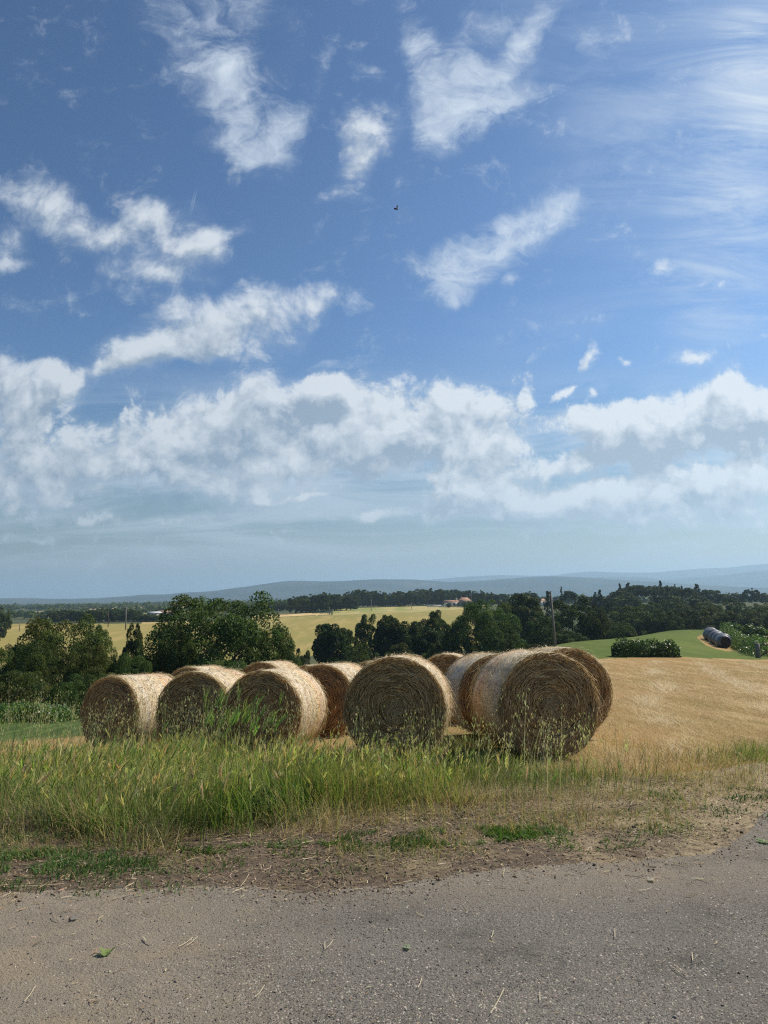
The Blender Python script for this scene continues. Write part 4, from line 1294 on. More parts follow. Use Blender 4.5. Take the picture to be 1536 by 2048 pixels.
# short under-layer, so that the foot of the stand is full
x, y = scatter(rng, 44000, -7.4, 3.2, 4.9, 10.0, lambda a, b: np.clip(tall_dens(a, b) * 1.2 + 0.05 * sstep(-0.3, 0.2, b - grass_front(a)), 0, 1))
k = clear_of_bales(x, y); x, y = x[k], y[k]
n = len(x)
dk = (rng.random(n) < 0.42)[:, None]
V, Q, C, _ = blades(rng, x, y, rng.uniform(0.06, 0.24, n), rng.uniform(0.004, 0.009, n), np.abs(rng.normal(0.3, 0.25, n)).clip(0, 0.9), np.abs(rng.normal(0.2, 0.25, n)).clip(0, 0.9),
                    np.where(dk, mixcol(rng, n, G_DRY), mixcol(rng, n, G_FRESH)), np.where(dk, mixcol(rng, n, G_DRY), mixcol(rng, n, G_FRESH)), 3)
gr.add(V, Q, None, C)


def ears(x, y, L, lean, droop, az, tone, size=1.0, stem=(0.0022, 0.0034)):
    """wild barley: a stem, a spindle of grains and a brush of bristles"""
    n = len(x)
    stems = mixcol(rng, n, G_FRESH)
    V, Q, C, Cl = blades(rng, x, y, L, rng.uniform(stem[0], stem[1], n) * 2, lean, droop, stems, stems * 1.3 + 0.03, 4, az)
    gr.add(V, Q, None, C)
    tip = Cl[:, -1]
    d = unit(Cl[:, -1] - Cl[:, -2] + np.array((0, 0, 0.0)))
    el = rng.uniform(0.06, 0.095, n) * size
    s = np.array([0, 0.2, 0.6, 1.0])
    bend = np.stack([np.cos(az), np.sin(az), np.full(n, -0.5)], -1)
    ctr = tip[:, None] + d[:, None] * (el[:, None, None] * s[None, :, None]) + bend[:, None] * (el[:, None, None] * 0.18 * s[None, :, None] ** 2)
    wprof = np.array([0.25, 1.0, 0.8, 0.12])[None, :, None]
    for j in range(2):
        sd = unit(np.cross(d, unit(rng.normal(0, 1, (n, 3)))))
        gr.add(*(lambda a: (a[0], a[1], None, a[2]))(ribbons(ctr, sd[:, None] * wprof * 0.0065 * size, tone)))
    for j in range(7):
        a0 = ctr[:, rng.integers(0, 3)]
        dd = unit(d + rng.normal(0, 0.17, (n, 3)))
        ln = rng.uniform(0.045, 0.085, n)[:, None] * size
        C2 = np.stack([a0, a0 + dd * ln * 0.6, a0 + dd * ln + bend * ln * 0.12], 1)
        sd = unit(np.cross(dd, rng.normal(0, 1, (n, 3))))
        wv = np.array([1.0, 0.6, 0.15])[None, :, None] * 0.0019 * size
        a = ribbons(C2, sd[:, None] * wv, np.clip(tone * 1.12, 0, 1))
        gr.add(a[0], a[1], None, a[2])


x, y = scatter(rng, 10500, -7.4, 3.0, 4.95, 9.6, lambda a, b: tall_dens(a, b) * np.interp(a, [-6, -1.2, 0.2, 3], [0.85, 0.8, 0.5, 0.3]) * (0.4 + 0.9 * fbm(a * 1.3, b * 1.3 + 40, 2)))
k = clear_of_bales(x, y, 0.05); x, y = x[k], y[k]
n = len(x)
az = rng.normal(-0.2, 1.3, n)
ears(x, y, tall_height(x, y) * rng.uniform(0.70, 1.12, n), np.abs(rng.normal(0.10, 0.10, n)), np.abs(rng.normal(0.10, 0.12, n)), az, mixcol(rng, n, G_EAR))
# the tall tuft of barley before the second and third bale
p0 = on_plane(478, 1600)
n = 46
x, y = p0.x + rng.normal(0, 0.16, n), 5.95 + rng.normal(0, 0.16, n)
ears(x, y, rng.uniform(0.70, 1.00, n), np.abs(rng.normal(0.08, 0.08, n)), np.abs(rng.normal(0.10, 0.08, n)), rng.normal(0.1, 0.6, n), mixcol(rng, n, [(0.26, 0.36, 0.10), (0.32, 0.40, 0.12), (0.24, 0.32, 0.10)]), 1.5)
V, Q, C, _ = blades(rng, p0.x + rng.normal(0, 0.2, 160), 5.95 + rng.normal(0, 0.2, 160), rng.uniform(0.4, 0.85, 160), rng.uniform(0.005, 0.010, 160), np.abs(rng.normal(0.1, 0.12, 160)), np.abs(rng.normal(0.25, 0.2, 160)).clip(0, .7), mixcol(rng, 160, G_FRESH), mixcol(rng, 160, G_TIP))
gr.add(V, Q, None, C)
# shorter tufts with big ears along the front of the stand
for px, py, nn_, hgt in [(545, 1560, 40, .50), (1000, 1560, 18, .35), (640, 1560, 26, .42), (330, 1560, 30, .5), (180, 1570, 34, .52), (80, 1580, 30, .52), (760, 1560, 22, .42), (880, 1540, 22, .36), (250, 1640, 30, .40), (420, 1620, 26, .42), (30, 1620, 26, .45)]:
    q_ = on_plane(px, py + 60)
    x, y = q_.x + rng.normal(0, 0.18, nn_), q_.y + rng.normal(0.1, 0.18, nn_)
    ears(x, y, rng.uniform(0.8, 1.15, nn_) * hgt, np.abs(rng.normal(0.12, 0.1, nn_)), np.abs(rng.normal(0.12, 0.1, nn_)), rng.normal(0, 1.0, nn_), mixcol(rng, nn_, G_EAR), 1.25)
o = link('tall_grass', gr.mesh('tall_grass', [M_GRASS]))
props(o, kind='stuff')

# wild oats: thin pale stems with hanging spikelets, before the left bales and here and there
gr = MB()


def oats(x, y, L, tone):
    n = len(x)
    az = rng.normal(0.0, 1.2, n)
    V, Q, C, Cl = blades(rng, x, y, L, np.full(n, 0.0050), np.abs(rng.normal(0.06, 0.07, n)), np.abs(rng.normal(0.22, 0.14, n)), tone * 0.8, tone, 6, az)
    gr.add(V, Q, None, C)
    for j in range(9):
        f = rng.uniform(0.62, 1.0, n) * 6
        i0 = np.minimum(f.astype(int), 5)
        fr = (f - i0)[:, None]
        p = Cl[np.arange(n), i0] * (1 - fr) + Cl[np.arange(n), i0 + 1] * fr
        a = rng.random(n) * 6.283
        off = np.stack([np.cos(a), np.sin(a), np.full(n, 0.1)], -1) * rng.uniform(0.01, 0.05, n)[:, None]
        q1 = p + off
        q2 = q1 + np.stack([rng.normal(0, 0.006, n), rng.normal(0, 0.006, n), -rng.uniform(0.02, 0.036, n)], -1)
        C1 = np.stack([p, q1], 1)
        a_ = ribbons(C1, np.broadcast_to(np.array((0.0008, 0.0004, 0)), C1.shape), tone)
        gr.add(a_[0], a_[1], None, a_[2])
        C2 = np.stack([q1, q1 * 0.6 + q2 * 0.4, q2], 1)
        wv = np.array([0.4, 1.0, 0.1])[None, :, None] * 0.0040
        sd = np.stack([np.cos(a + 1.5), np.sin(a + 1.5), np.zeros(n)], -1)
        a_ = ribbons(C2, sd[:, None] * wv, np.clip(tone * 1.15, 0, 1))
        gr.add(a_[0], a_[1], None, a_[2])


OAT = [(0.36, 0.34, 0.16), (0.46, 0.41, 0.22), (0.26, 0.29, 0.13), (0.52, 0.46, 0.27)]
for x0, x1, y0, y1, nn_, l0, l1 in [(-4.9, -2.0, 8.2, 10.2, 190, 0.65, 1.15), (-6.4, -4.4, 8.0, 10.5, 120, 0.8, 1.3), (-2.2, -0.8, 7.6, 9.3, 60, 0.6, 1.0), (-0.6, 0.8, 7.0, 8.2, 70, 0.45, 0.85), (0.8, 2.5, 6.9, 8.0, 60, 0.4, 0.8), (0.9, 1.4, 7.3, 8.1, 8, 0.8, 1.05), (-5.6, 2, 5.6, 7.5, 90, 0.4, 0.7)]:
    x, y = rng.uniform(x0, x1, nn_), rng.uniform(y0, y1, nn_)
    k = clear_of_bales(x, y, 0.05); x, y = x[k], y[k]
    oats(x, y, rng.uniform(l0, l1, len(x)), mixcol(rng, len(x), OAT))
# blue green tall blades at the left end
n = 260
x, y = rng.uniform(-5.6, -2.6, n), rng.uniform(7.4, 9.6, n)
V, Q, C, _ = blades(rng, x, y, rng.uniform(0.5, 0.95, n), rng.uniform(0.006, 0.011, n), np.abs(rng.normal(0.12, 0.1, n)), np.abs(rng.normal(0.3, 0.2, n)).clip(0, .8), mixcol(rng, n, [(0.07, 0.12, 0.06), (0.10, 0.15, 0.08)]), mixcol(rng, n, [(0.16, 0.20, 0.10), (0.22, 0.24, 0.13)]), 5)
gr.add(V, Q, None, C)
o = link('wild_oat_grass', gr.mesh('wild_oat_grass', [M_GRASS]))
props(o, kind='stuff')

# broad leaved weeds inside the stand and the low green mats at its foot
gr = MB()


def mat_leaves(cx, cy, rx, ry, n, L0, L1, w0, w1, table, up=0.55):
    a, r = rng.random(n) * 6.283, np.sqrt(rng.random(n))
    x, y = cx + np.cos(a) * r * rx, cy + np.sin(a) * r * ry
    k = fbm(x * 5 + 2, y * 5, 3) > 0.47
    x, y = x[k], y[k]
    n = len(x)
    V, Q, C, _ = blades(rng, x, y, rng.uniform(L0, L1, n), rng.uniform(w0, w1, n), np.clip(rng.normal(up, 0.25, n), 0, 0.95), np.abs(rng.normal(0.2, 0.2, n)), mixcol(rng, n, table), mixcol(rng, n, table), 3)
    gr.add(V, Q, None, C)


LOW = [(0.06, 0.13, 0.022), (0.085, 0.165, 0.03), (0.045, 0.10, 0.018), (0.11, 0.18, 0.04)]
for px, py, rx, ry, n in [(190, 1718, 0.75, 0.22, 5200), (60, 1745, 0.6, 0.25, 2600), (30, 1690, 0.5, 0.25, 2600), (330, 1735, 0.5, 0.12, 900), (480, 1705, 0.4, 0.14, 900), (560, 1700, 0.5, 0.12, 900), (760, 1690, 0.45, 0.12, 1500),
                          (880, 1672, 0.65, 0.16, 3600), (1010, 1662, 0.42, 0.12, 2200), (1080, 1672, 0.4, 0.10, 600), (1440, 1582, 0.55, 0.22, 2600), (1190, 1690, 0.3, 0.10, 500), (1300, 1660, 0.5, 0.14, 600), (1490, 1620, 0.3, 0.2, 600),
                          (650, 1740, 0.4, 0.10, 300), (240, 1780, 0.7, 0.08, 260), (1200, 1630, 0.8, 0.2, 500), (690, 1690, 0.5, 0.10, 700)]:
    q_ = on_plane(px, py)
    mat_leaves(q_.x, q_.y, rx * 1.15, ry * 1.3, int(n * 0.8), 0.015, 0.07, 0.004, 0.011, LOW)
for px, py, D in [(575, 1530, 7.0), (610, 1560, 6.6), (540, 1580, 6.4), (700, 1545, 6.9)]:
    p_ = spot(px, D)
    mat_leaves(p_[0], p_[1], 0.35, 0.3, 420, 0.08, 0.26, 0.014, 0.03, [(0.035, 0.085, 0.018), (0.05, 0.11, 0.022), (0.03, 0.07, 0.015)], 0.45)
o = link('green_weeds', gr.mesh('green_weeds', [M_GRASS]))
props(o, kind='stuff')

# scruffy short growth over the whole verge, between the stand and the road
gr = MB()


def scruff_dens(x, y):
    e = y - road_edge(x)
    d = sstep(0.05, 0.55, e) * sstep(0.6, 0.1, y - grass_front(x) - 0.3 * (x > 0.2))
    return d * sstep(0.36, 0.62, fbm(x * 2.4 + 51, y * 3.2 + 5, 4)) * np.interp(x, [-6, 0, 2, 6], [1.3, 1.1, 1, 1])


x, y = scatter(rng, 130000, -6.2, 6.5, 4.3, 8.2, scruff_dens)
n = len(x)
gk = (rng.random(n) < np.clip(0.15 + 0.9 * (fbm(x * 1.6 + 70, y * 2.2, 3) - 0.35), 0.05, 0.75))[:, None]
lie = rng.random(n) < 0.5
V, Q, C, _ = blades(rng, x, y, rng.uniform(0.02, 0.11, n) * (1 + 0.8 * (rng.random(n) < 0.08)), rng.uniform(0.002, 0.0055, n), np.where(lie, rng.uniform(0.8, 0.99, n), np.abs(rng.normal(0.3, 0.25, n)).clip(0, .9)), np.where(lie, 0.03, np.abs(rng.normal(0.2, 0.2, n)).clip(0, .8)),
                    np.where(gk, mixcol(rng, n, G_FRESH), mixcol(rng, n, G_DRY)), np.where(gk, mixcol(rng, n, G_TIP[:2]), mixcol(rng, n, G_DRY)), 3, rng.random(n) * 6.283)
gr.add(V, Q, None, C)
# pale dead tufts leaning at the front of the stand
for px, py, nn_, hh_ in [(645, 1660, 130, .26), (560, 1672, 70, .2), (735, 1640, 60, .18), (925, 1600, 140, .16), (960, 1590, 120, .14), (310, 1700, 70, .22), (300, 1680, 60, .3), (470, 1650, 50, .2), (1010, 1590, 90, .14), (40, 1660, 50, .25)]:
    q_ = on_plane(px, py)
    x, y = q_.x + rng.normal(0, 0.10, nn_), q_.y + rng.normal(0, 0.07, nn_)
    V, Q, C, _ = blades(rng, x, y, rng.uniform(0.6, 1.3, nn_) * hh_, rng.uniform(0.003, 0.0055, nn_), np.abs(rng.normal(0.35, 0.25, nn_)).clip(0, .95), np.abs(rng.normal(0.35, 0.25, nn_)).clip(0, .9), mixcol(rng, nn_, G_DRY[1:]), mixcol(rng, nn_, [(0.62, 0.50, 0.28), (0.52, 0.40, 0.20)]), 4, rng.normal(0.3, 1.0, nn_))
    gr.add(V, Q, None, C)
o = link('verge_grass', gr.mesh('verge_grass', [M_GRASS]))
props(o, kind='stuff')

# thin dry grass between road and stubble on the right, with some green in it
gr = MB()


def dry_dens(x, y):
    e = y - road_edge(x)
    d = sstep(0.3, 0.9, e) * np.interp(x, [-0.5, 0.8, 2, 6.5, 9], [0.25, 0.8, 1, 1, 0.5]) * sstep(10.5, 8.0, y)
    return d * (0.25 + 0.9 * fbm(x * 1.4, y * 2.2 + 7, 3)) * np.where(e < 1.2, sstep(0.42, 0.6, fbm(x * 2 + 8, y * 3, 3)) + 0.12, 1)


x, y = scatter(rng, 60000, -0.5, 7.5, 4.9, 10.5, dry_dens)
k = clear_of_bales(x, y); x, y = x[k], y[k]
n = len(x)
gk = (rng.random(n) < (0.30 * sstep(0.45, 0.62, fbm(x * 0.9 + 3, y * 1.3, 3)) + 0.06) * np.interp(x, [1.0, 2.2, 3.2, 4.2, 6], [1, 0.55, 0.3, 0.7, 0.9]))[:, None]
lie = rng.random(n) < 0.6
V, Q, C, _ = blades(rng, x, y, rng.uniform(0.05, 0.20, n), rng.uniform(0.0028, 0.006, n), np.where(lie, rng.uniform(0.85, 0.998, n), np.abs(rng.normal(0.25, 0.25, n)).clip(0, 0.9)), np.where(lie, 0.03, np.abs(rng.normal(0.15, 0.2, n)).clip(0, 0.8)),
                    np.where(gk, mixcol(rng, n, G_FRESH), mixcol(rng, n, G_DRY)), np.where(gk, mixcol(rng, n, G_TIP), mixcol(rng, n, G_DRY)), 3)
gr.add(V, Q, None, C)
# green tufts at the far right, beside the road
for px, D, nn_ in [(925, 8.0, 800), (900, 7.6, 500), (955, 8.3, 500), (925, 8.9, 900), (905, 9.4, 500), (680, 8.6, 600), (660, 9.2, 500), (1490, 8.3, 420), (1535, 8.6, 600), (1440, 8.0, 120), (1120, 7.3, 200), (1050, 7.2, 300), (960, 7.2, 500)]:
    p_ = spot(px, D)
    x, y = p_[0] + rng.normal(0, 0.35, nn_), p_[1] + rng.normal(0, 0.28, nn_)
    V, Q, C, _ = blades(rng, x, y, rng.uniform(0.06, 0.24, nn_), rng.uniform(0.004, 0.008, nn_), np.abs(rng.normal(0.2, 0.2, nn_)).clip(0, .9), np.abs(rng.normal(0.2, 0.2, nn_)).clip(0, .8), mixcol(rng, nn_, G_FRESH), mixcol(rng, nn_, G_TIP), 3)
    gr.add(V, Q, None, C)
o = link('dry_grass', gr.mesh('dry_grass', [M_GRASS]))
props(o, kind='stuff')

# cut stalks and straw lying on the stubble field, thinning with distance
gr = MB()
n = 190000
Dq = np.exp(rng.uniform(math.log(7.4), math.log(40), n))
uq = rng.uniform(-.6, .62, n)
x, y = uq * Dq, Dq
k = (region(x, y) == 2) & clear_of_bales(x, y)
row = np.sin((x * 0.9 + y * 0.44) * 2.2 + 2.5 * fbm(x * 0.2, y * 0.2)) * 0.5 + 0.5
k &= rng.random(n) < (0.48 + 0.16 * row + 0.6 * (fbm(x * 0.8, y * 0.5) - 0.3))
x, y = x[k], y[k]
n = len(x)
sc = np.clip(y / 12, 0.8, 2.6)
lie = rng.random(n) < 0.84
azs = np.where(lie, rng.normal(2.0, 1.6, n), rng.random(n) * 6.283)
V, Q, C, _ = blades(rng, x, y, np.where(lie, rng.uniform(0.08, 0.30, n) * np.clip(sc, 0.8, 1.5), rng.uniform(0.025, 0.06, n)), rng.uniform(0.003, 0.0055, n) * sc, np.where(lie, rng.uniform(0.93, 0.999, n), 0.2), np.where(lie, -0.02, 0.05),
                    mixcol(rng, n, [(0.44, 0.28, 0.11), (0.54, 0.37, 0.17), (0.34, 0.21, 0.08), (0.66, 0.52, 0.29), (0.20, 0.15, 0.06), (0.22, 0.22, 0.07)]), mixcol(rng, n, [(0.48, 0.32, 0.13), (0.60, 0.43, 0.21), (0.38, 0.25, 0.10)]), 2, azs)
gr.add(V, Q, None, C)
# windrows: loose paler straw left in lines by the rake
n = 150000
Dq = np.exp(rng.uniform(math.log(8.5), math.log(42), n))
x, y = rng.uniform(-.35, .62, n) * Dq, Dq
ph_ = (x * 0.94 - y * 0.34) / 2.6 + 0.9 * fbm(x * 0.12, y * 0.12 + 3, 3)
lane = np.exp(-(((ph_ % 1.0) - 0.5) / (0.07 + 0.10 * fbm(x * 0.5, y * 0.2, 2))) ** 2)
k = (region(x, y) == 2) & clear_of_bales(x, y) & (rng.random(n) < lane * sstep(0.36, 0.58, fbm(x * 0.35 + 8, y * 0.22, 3)))
x, y = x[k], y[k]
n = len(x)
sc = np.clip(y / 12, 0.8, 2.6)
V, Q, C, _ = blades(rng, x, y, rng.uniform(0.10, 0.34, n) * np.clip(sc, 0.8, 1.5), rng.uniform(0.003, 0.0055, n) * sc, rng.uniform(0.90, 0.999, n), np.full(n, -0.03), mixcol(rng, n, [(0.62, 0.49, 0.28), (0.70, 0.58, 0.37), (0.52, 0.39, 0.20)]), mixcol(rng, n, [(0.66, 0.54, 0.32), (0.58, 0.45, 0.25)]), 2, rng.normal(1.2, 0.9, n), H(x, y) + 0.03 * rng.random(n))
gr.add(V, Q, None, C)
o = link('stubble_straw', gr.mesh('stubble_straw', [M_STRAW]))
props(o, kind='stuff')

# straw litter and broken twigs on soil and road
gr = MB()


def litter(n, dens, x0, x1, y0, y1, l0, l1, w0, w1, table, zlift=0.006):
    x, y = scatter(rng, n, x0, x1, y0, y1, dens)
    n = len(x)
    a = rng.random(n) * 6.283
    L = rng.uniform(l0, l1, n) * rng.uniform(0.5, 1, n)
    s = np.linspace(-.5, .5, 3)[None]
    cu = rng.normal(0, 0.10, n)[:, None] * (s * s) * 4
    C = np.stack([x[:, None] + L[:, None] * (s * np.cos(a)[:, None] - cu * np.sin(a)[:, None]), y[:, None] + L[:, None] * (s * np.sin(a)[:, None] + cu * np.cos(a)[:, None]),
                  H(x, y)[:, None] + zlift + rng.random((n, 3)) * L[:, None] * 0.10], -1)
    w = rng.uniform(w0, w1, n)[:, None]
    tl = rng.normal(0, 0.5, n)[:, None]
    Wd = np.stack([-np.sin(a)[:, None] * w * np.ones_like(s), np.cos(a)[:, None] * w * np.ones_like(s), tl * w * np.ones_like(s)], -1)
    c_ = ribbons(C, Wd, mixcol(rng, n, table))
    gr.add(c_[0], c_[1], None, c_[2])


PALE = [(0.52, 0.42, 0.25), (0.62, 0.52, 0.34), (0.42, 0.32, 0.18), (0.34, 0.24, 0.13)]
BROWN = [(0.16, 0.10, 0.055), (0.24, 0.16, 0.09), (0.11, 0.075, 0.045), (0.30, 0.21, 0.12)]
verge = lambda x, y: sstep(-0.30, 0.15, y - road_edge(x)) * sstep(0.9, 0.2, y - grass_front(x)) * np.interp(x, [-7, 1, 2, 6], [1, 1, 0.8, 0.6]) * (0.3 + 0.9 * fbm(x * 3, y * 4, 3))
litter(60000, verge, -6, 6.5, 4.1, 7.6, 0.008, 0.05, 0.0010, 0.0030, BROWN + PALE[2:])
litter(12000, verge, -6, 6.5, 4.1, 7.6, 0.02, 0.13, 0.0008, 0.0020, PALE + BROWN[3:])
litter(900, lambda x, y: sstep(-1.0, 0.1, y - road_edge(x)) * (y < road_edge(x) + 0.2), -5, 6, 3.4, 6.4, 0.02, 0.12, 0.001, 0.0026, PALE + BROWN)
litter(900, lambda x, y: np.full(x.shape, 0.6), -3.2, 3.6, 2.3, 5.2, 0.006, 0.06, 0.0007, 0.0018, PALE + BROWN[:2])
litter(500, lambda x, y: sstep(0.45, 0.6, fbm(x * 2.5, y * 2.5 + 70, 3)), -1.6, 0.6, 2.9, 4.3, 0.01, 0.04, 0.0008, 0.002, BROWN)
for px, py, a, L in [(985, 1870, 60, .05), (650, 1893, 100, .045), (660, 1890, 60, .05), (372, 1886, 50, .07), (385, 1884, 60, .06), (840, 1968, 62, .05), (995, 2005, 50, .13), (1360, 1945, 130, .07), (1362, 1940, 125, .05), (1385, 1915, 55, .05),
                     (1400, 1530, 20, .1), (490, 1762, 82, .11), (1290, 1780, 12, .09), (70, 1772, 3, .35), (1230, 1868, 60, .06), (520, 1985, 65, .06), (1080, 1995, 70, .04), (60, 1990, 100, .07)]:
    q_ = on_plane(px, py, 0.006)
    a = R(a)
    C = np.array([[[q_.x + s * L * math.cos(a), q_.y + s * L * 1.8 * math.sin(a), 0.008 + 0.01 * abs(s)] for s in (-.5, 0, .5)]])
    Wd = np.broadcast_to(np.array((-math.sin(a), math.cos(a), 0.3)) * 0.0016, C.shape)
    c_ = ribbons(C, Wd, np.array([(0.52, 0.44, 0.29)]))
    gr.add(c_[0], c_[1], None, c_[2])
o = link('straw_litter', gr.mesh('straw_litter', [M_STRAW]))
props(o, kind='stuff')

# loose stones on road and verge
M_STONE, t = material('road_stone')
finish(t, attr_color(t), 0.85, None, 0.3)
n = 70000
x, y = rng.uniform(-4.2, 4.6, n), 2.1 + 4.6 * rng.random(n) ** 1.4
rough_patch = np.exp(-((x + 0.45 - (y - 3.4) * 0.25) / 0.75) ** 2)
k = rng.random(n) < 0.18 + 0.75 * rough_patch * sstep(0.25, 0.55, fbm(x * 1.5, y * 1.5 + 30, 3)) + 0.12 * sstep(-0.6, 0, y - road_edge(x))
k &= y < road_edge(x) + 0.5
x, y = x[k], y[k]
n = len(x)
sz = 0.0012 + 0.0028 * rng.random(n) ** 2.5 + 0.005 * rng.random(n) ** 30
base_v = unit(np.array([(1, 0, 0), (-1, 0, 0), (0, 1, 0), (0, -1, 0), (0, 0, 1), (0, 0, -1), (.7, .7, .5), (-.7, .6, .5), (.6, -.7, .6), (-.6, -.7, .4)], float))
bm_ = __import__('bmesh').new()
for v_ in base_v:
    bm_.verts.new(v_)
__import__('bmesh').ops.convex_hull(bm_, input=bm_.verts)
bm_.verts.ensure_lookup_table()
bm_.verts.index_update()
tri = np.array([[v_.index for v_ in f_.verts] for f_ in bm_.faces if len(f_.verts) == 3])
bv = np.array([v_.co[:] for v_ in bm_.verts])
bm_.free()


def stones(name, x, y, sz, table, rough=0.18):
    n = len(x)
    jit = 1 + rng.normal(0, rough, (n, len(bv), 1))
    a = rng.random(n) * 6.283
    sv = np.stack([rng.uniform(0.8, 1.5, n), rng.uniform(0.7, 1.1, n), rng.uniform(0.5, 0.9, n)], 1) * sz[:, None]
    Vs = bv[None] * jit * sv[:, None]
    ca_, sa_ = np.cos(a)[:, None], np.sin(a)[:, None]
    Vs = np.stack([Vs[..., 0] * ca_ - Vs[..., 1] * sa_ + x[:, None], Vs[..., 0] * sa_ + Vs[..., 1] * ca_ + y[:, None], Vs[..., 2] + (H(x, y) + sz * 0.30)[:, None]], -1)
    Ts = (np.arange(n)[:, None, None] * len(bv) + tri[None]).reshape(-1, 3)
    cols = mixcol(rng, n, table, 0.15)
    o = link(name, mesh_np(name, Vs.reshape(-1, 3), None, Ts, np.repeat(cols, len(bv), 0), [M_STONE]))
    props(o, kind='stuff')


stones('loose_stones', x, y, sz, [(0.085, 0.078, 0.07), (0.13, 0.115, 0.10), (0.06, 0.056, 0.054), (0.20, 0.175, 0.145), (0.30, 0.26, 0.21), (0.24, 0.21, 0.17)])
# grit: the coarse grain of the worn surface
n = 150000
yq = 2.35 / (1 - rng.random(n) * 0.60)
x = rng.uniform(-0.62, 0.62, n) * (yq + 0.3)
dusty = sstep(-0.35, 0.75, 1.12 - 0.42 * yq - x + 1.5 * (fbm(x * 0.9 + 3, yq * 0.9, 4) - 0.5))
k = (yq < road_edge(x) + 0.1) & (rng.random(n) < (0.35 + 0.65 * sstep(0.40, 0.62, fbm(x * 1.2 + 6, yq * 1.2 + 12, 4))) * (1 - 0.72 * dusty))
x, y = x[k], yq[k]
n = len(x)
sz = 0.0014 + 0.0042 * rng.random(n) ** 3
ov = np.array([(1, 0, 0), (0, 1, 0), (-1, 0, 0), (0, -1, 0), (0, 0, 1)], float)
jv = ov[None] * (1 + rng.normal(0, 0.25, (n, 5, 1))) * sz[:, None, None] * np.array((1.2, 1.0, 0.62))
a = rng.random(n) * 6.283
ca_, sa_ = np.cos(a)[:, None], np.sin(a)[:, None]
Vs = np.stack([jv[..., 0] * ca_ - jv[..., 1] * sa_ + x[:, None], jv[..., 0] * sa_ + jv[..., 1] * ca_ + y[:, None], jv[..., 2] + H(x, y)[:, None] + 0.0002], -1)
Tq = (np.arange(n)[:, None, None] * 5 + np.array([(0, 1, 4), (1, 2, 4), (2, 3, 4), (3, 0, 4)])[None]).reshape(-1, 3)
o = link('road_grit', mesh_np('road_grit', Vs.reshape(-1, 3), None, Tq, np.repeat(mixcol(rng, n, [(0.045, 0.042, 0.04), (0.08, 0.073, 0.066), (0.20, 0.178, 0.148), (0.30, 0.265, 0.215), (0.38, 0.34, 0.28)], 0.2), 5, 0), [M_STONE]))
props(o, kind='stuff')
x, y = scatter(rng, 30000, -6, 6.5, 4.1, 7.6, verge)
n = len(x)
stones('soil_clods', x, y, 0.002 + 0.006 * rng.random(n) ** 2 + 0.009 * rng.random(n) ** 16, [(0.12, 0.088, 0.06), (0.16, 0.12, 0.08), (0.08, 0.06, 0.045), (0.22, 0.165, 0.11)], 0.25)

# ------------------------------------------------------------------ hedges
def thing(name, label, cat, loc, rz=0.0, group=None):
    e = bpy.data.objects.new(name, None)
    COL.objects.link(e)
    e.location, e.rotation_euler = loc, (0, 0, rz)
    e.empty_display_size = 0.3
    return props(e, label, cat, group)


HEDGE = np.array((0.06, 0.105, 0.022))


def hedge(line, wid, hgt, n, leaf, seed, label, tone=HEDGE, taper=True):
    """line: ground points; a leafy bank along it"""
    r = np.random.default_rng(seed)
    P_ = np.array(line, float)
    seg = np.linalg.norm(np.diff(P_, axis=0), axis=1)
    cum = np.concatenate([[0], np.cumsum(seg)])
    s = r.random(n) * cum[-1]
    cx, cy = np.interp(s, cum, P_[:, 0]), np.interp(s, cum, P_[:, 1])
    i = np.clip(np.searchsorted(cum, s) - 1, 0, len(seg) - 1)
    tx, ty = (np.diff(P_, axis=0) / seg[:, None])[i].T
    a = r.uniform(-0.15, np.pi + 0.15, n)
    shell = 0.55 + 0.5 * r.random(n) ** 0.5
    lumps = 0.55 + 0.90 * fbm(s / hgt * 1.5 + seed * 7, a * 1.6, 3)
    ends = np.clip(np.minimum(s, cum[-1] - s) / (0.4 * wid) + 0.25, 0, 1) ** 0.5 if taper else 1.0
    off = np.cos(a) * wid / 2 * shell * lumps * ends
    zz = np.clip(np.sin(a), 0, 1) ** 0.7 * hgt * shell * lumps * ends + r.random(n) * 0.05
    low = r.random(n) < 0.3
    zz = np.where(low, r.random(n) * hgt * 0.7, zz)
    x, y = cx - ty * off, cy + tx * off
    Pn = np.stack([x, y, H(x, y) + zz], 1)
    Nn = unit(np.stack([-ty * np.cos(a), tx * np.cos(a), np.sin(a) * 0.8], 1) + 0.8 * r.normal(0, 1, (n, 3)))
    cl = fbm(x * 1.3 / hgt, y * 1.3 / hgt + zz, 2)
    cols = tone * (0.6 + 0.8 * cl[:, None]) * np.clip(1 + r.normal(0, 0.25, (n, 1)), 0.4, 1.8) * (1 + r.normal(0, 0.12, (n, 1)) * np.array((1.4, 0.4, 0)))
    v, q, c = leaf_quads(r, Pn, Nn, np.full(n, leaf), np.clip(cols, 0.005, 1), 0.5)
    o = link('hedge', mesh_np('hedge', v, q, None, c, [M_HEDGE]))
    props(o, label, 'hedge')


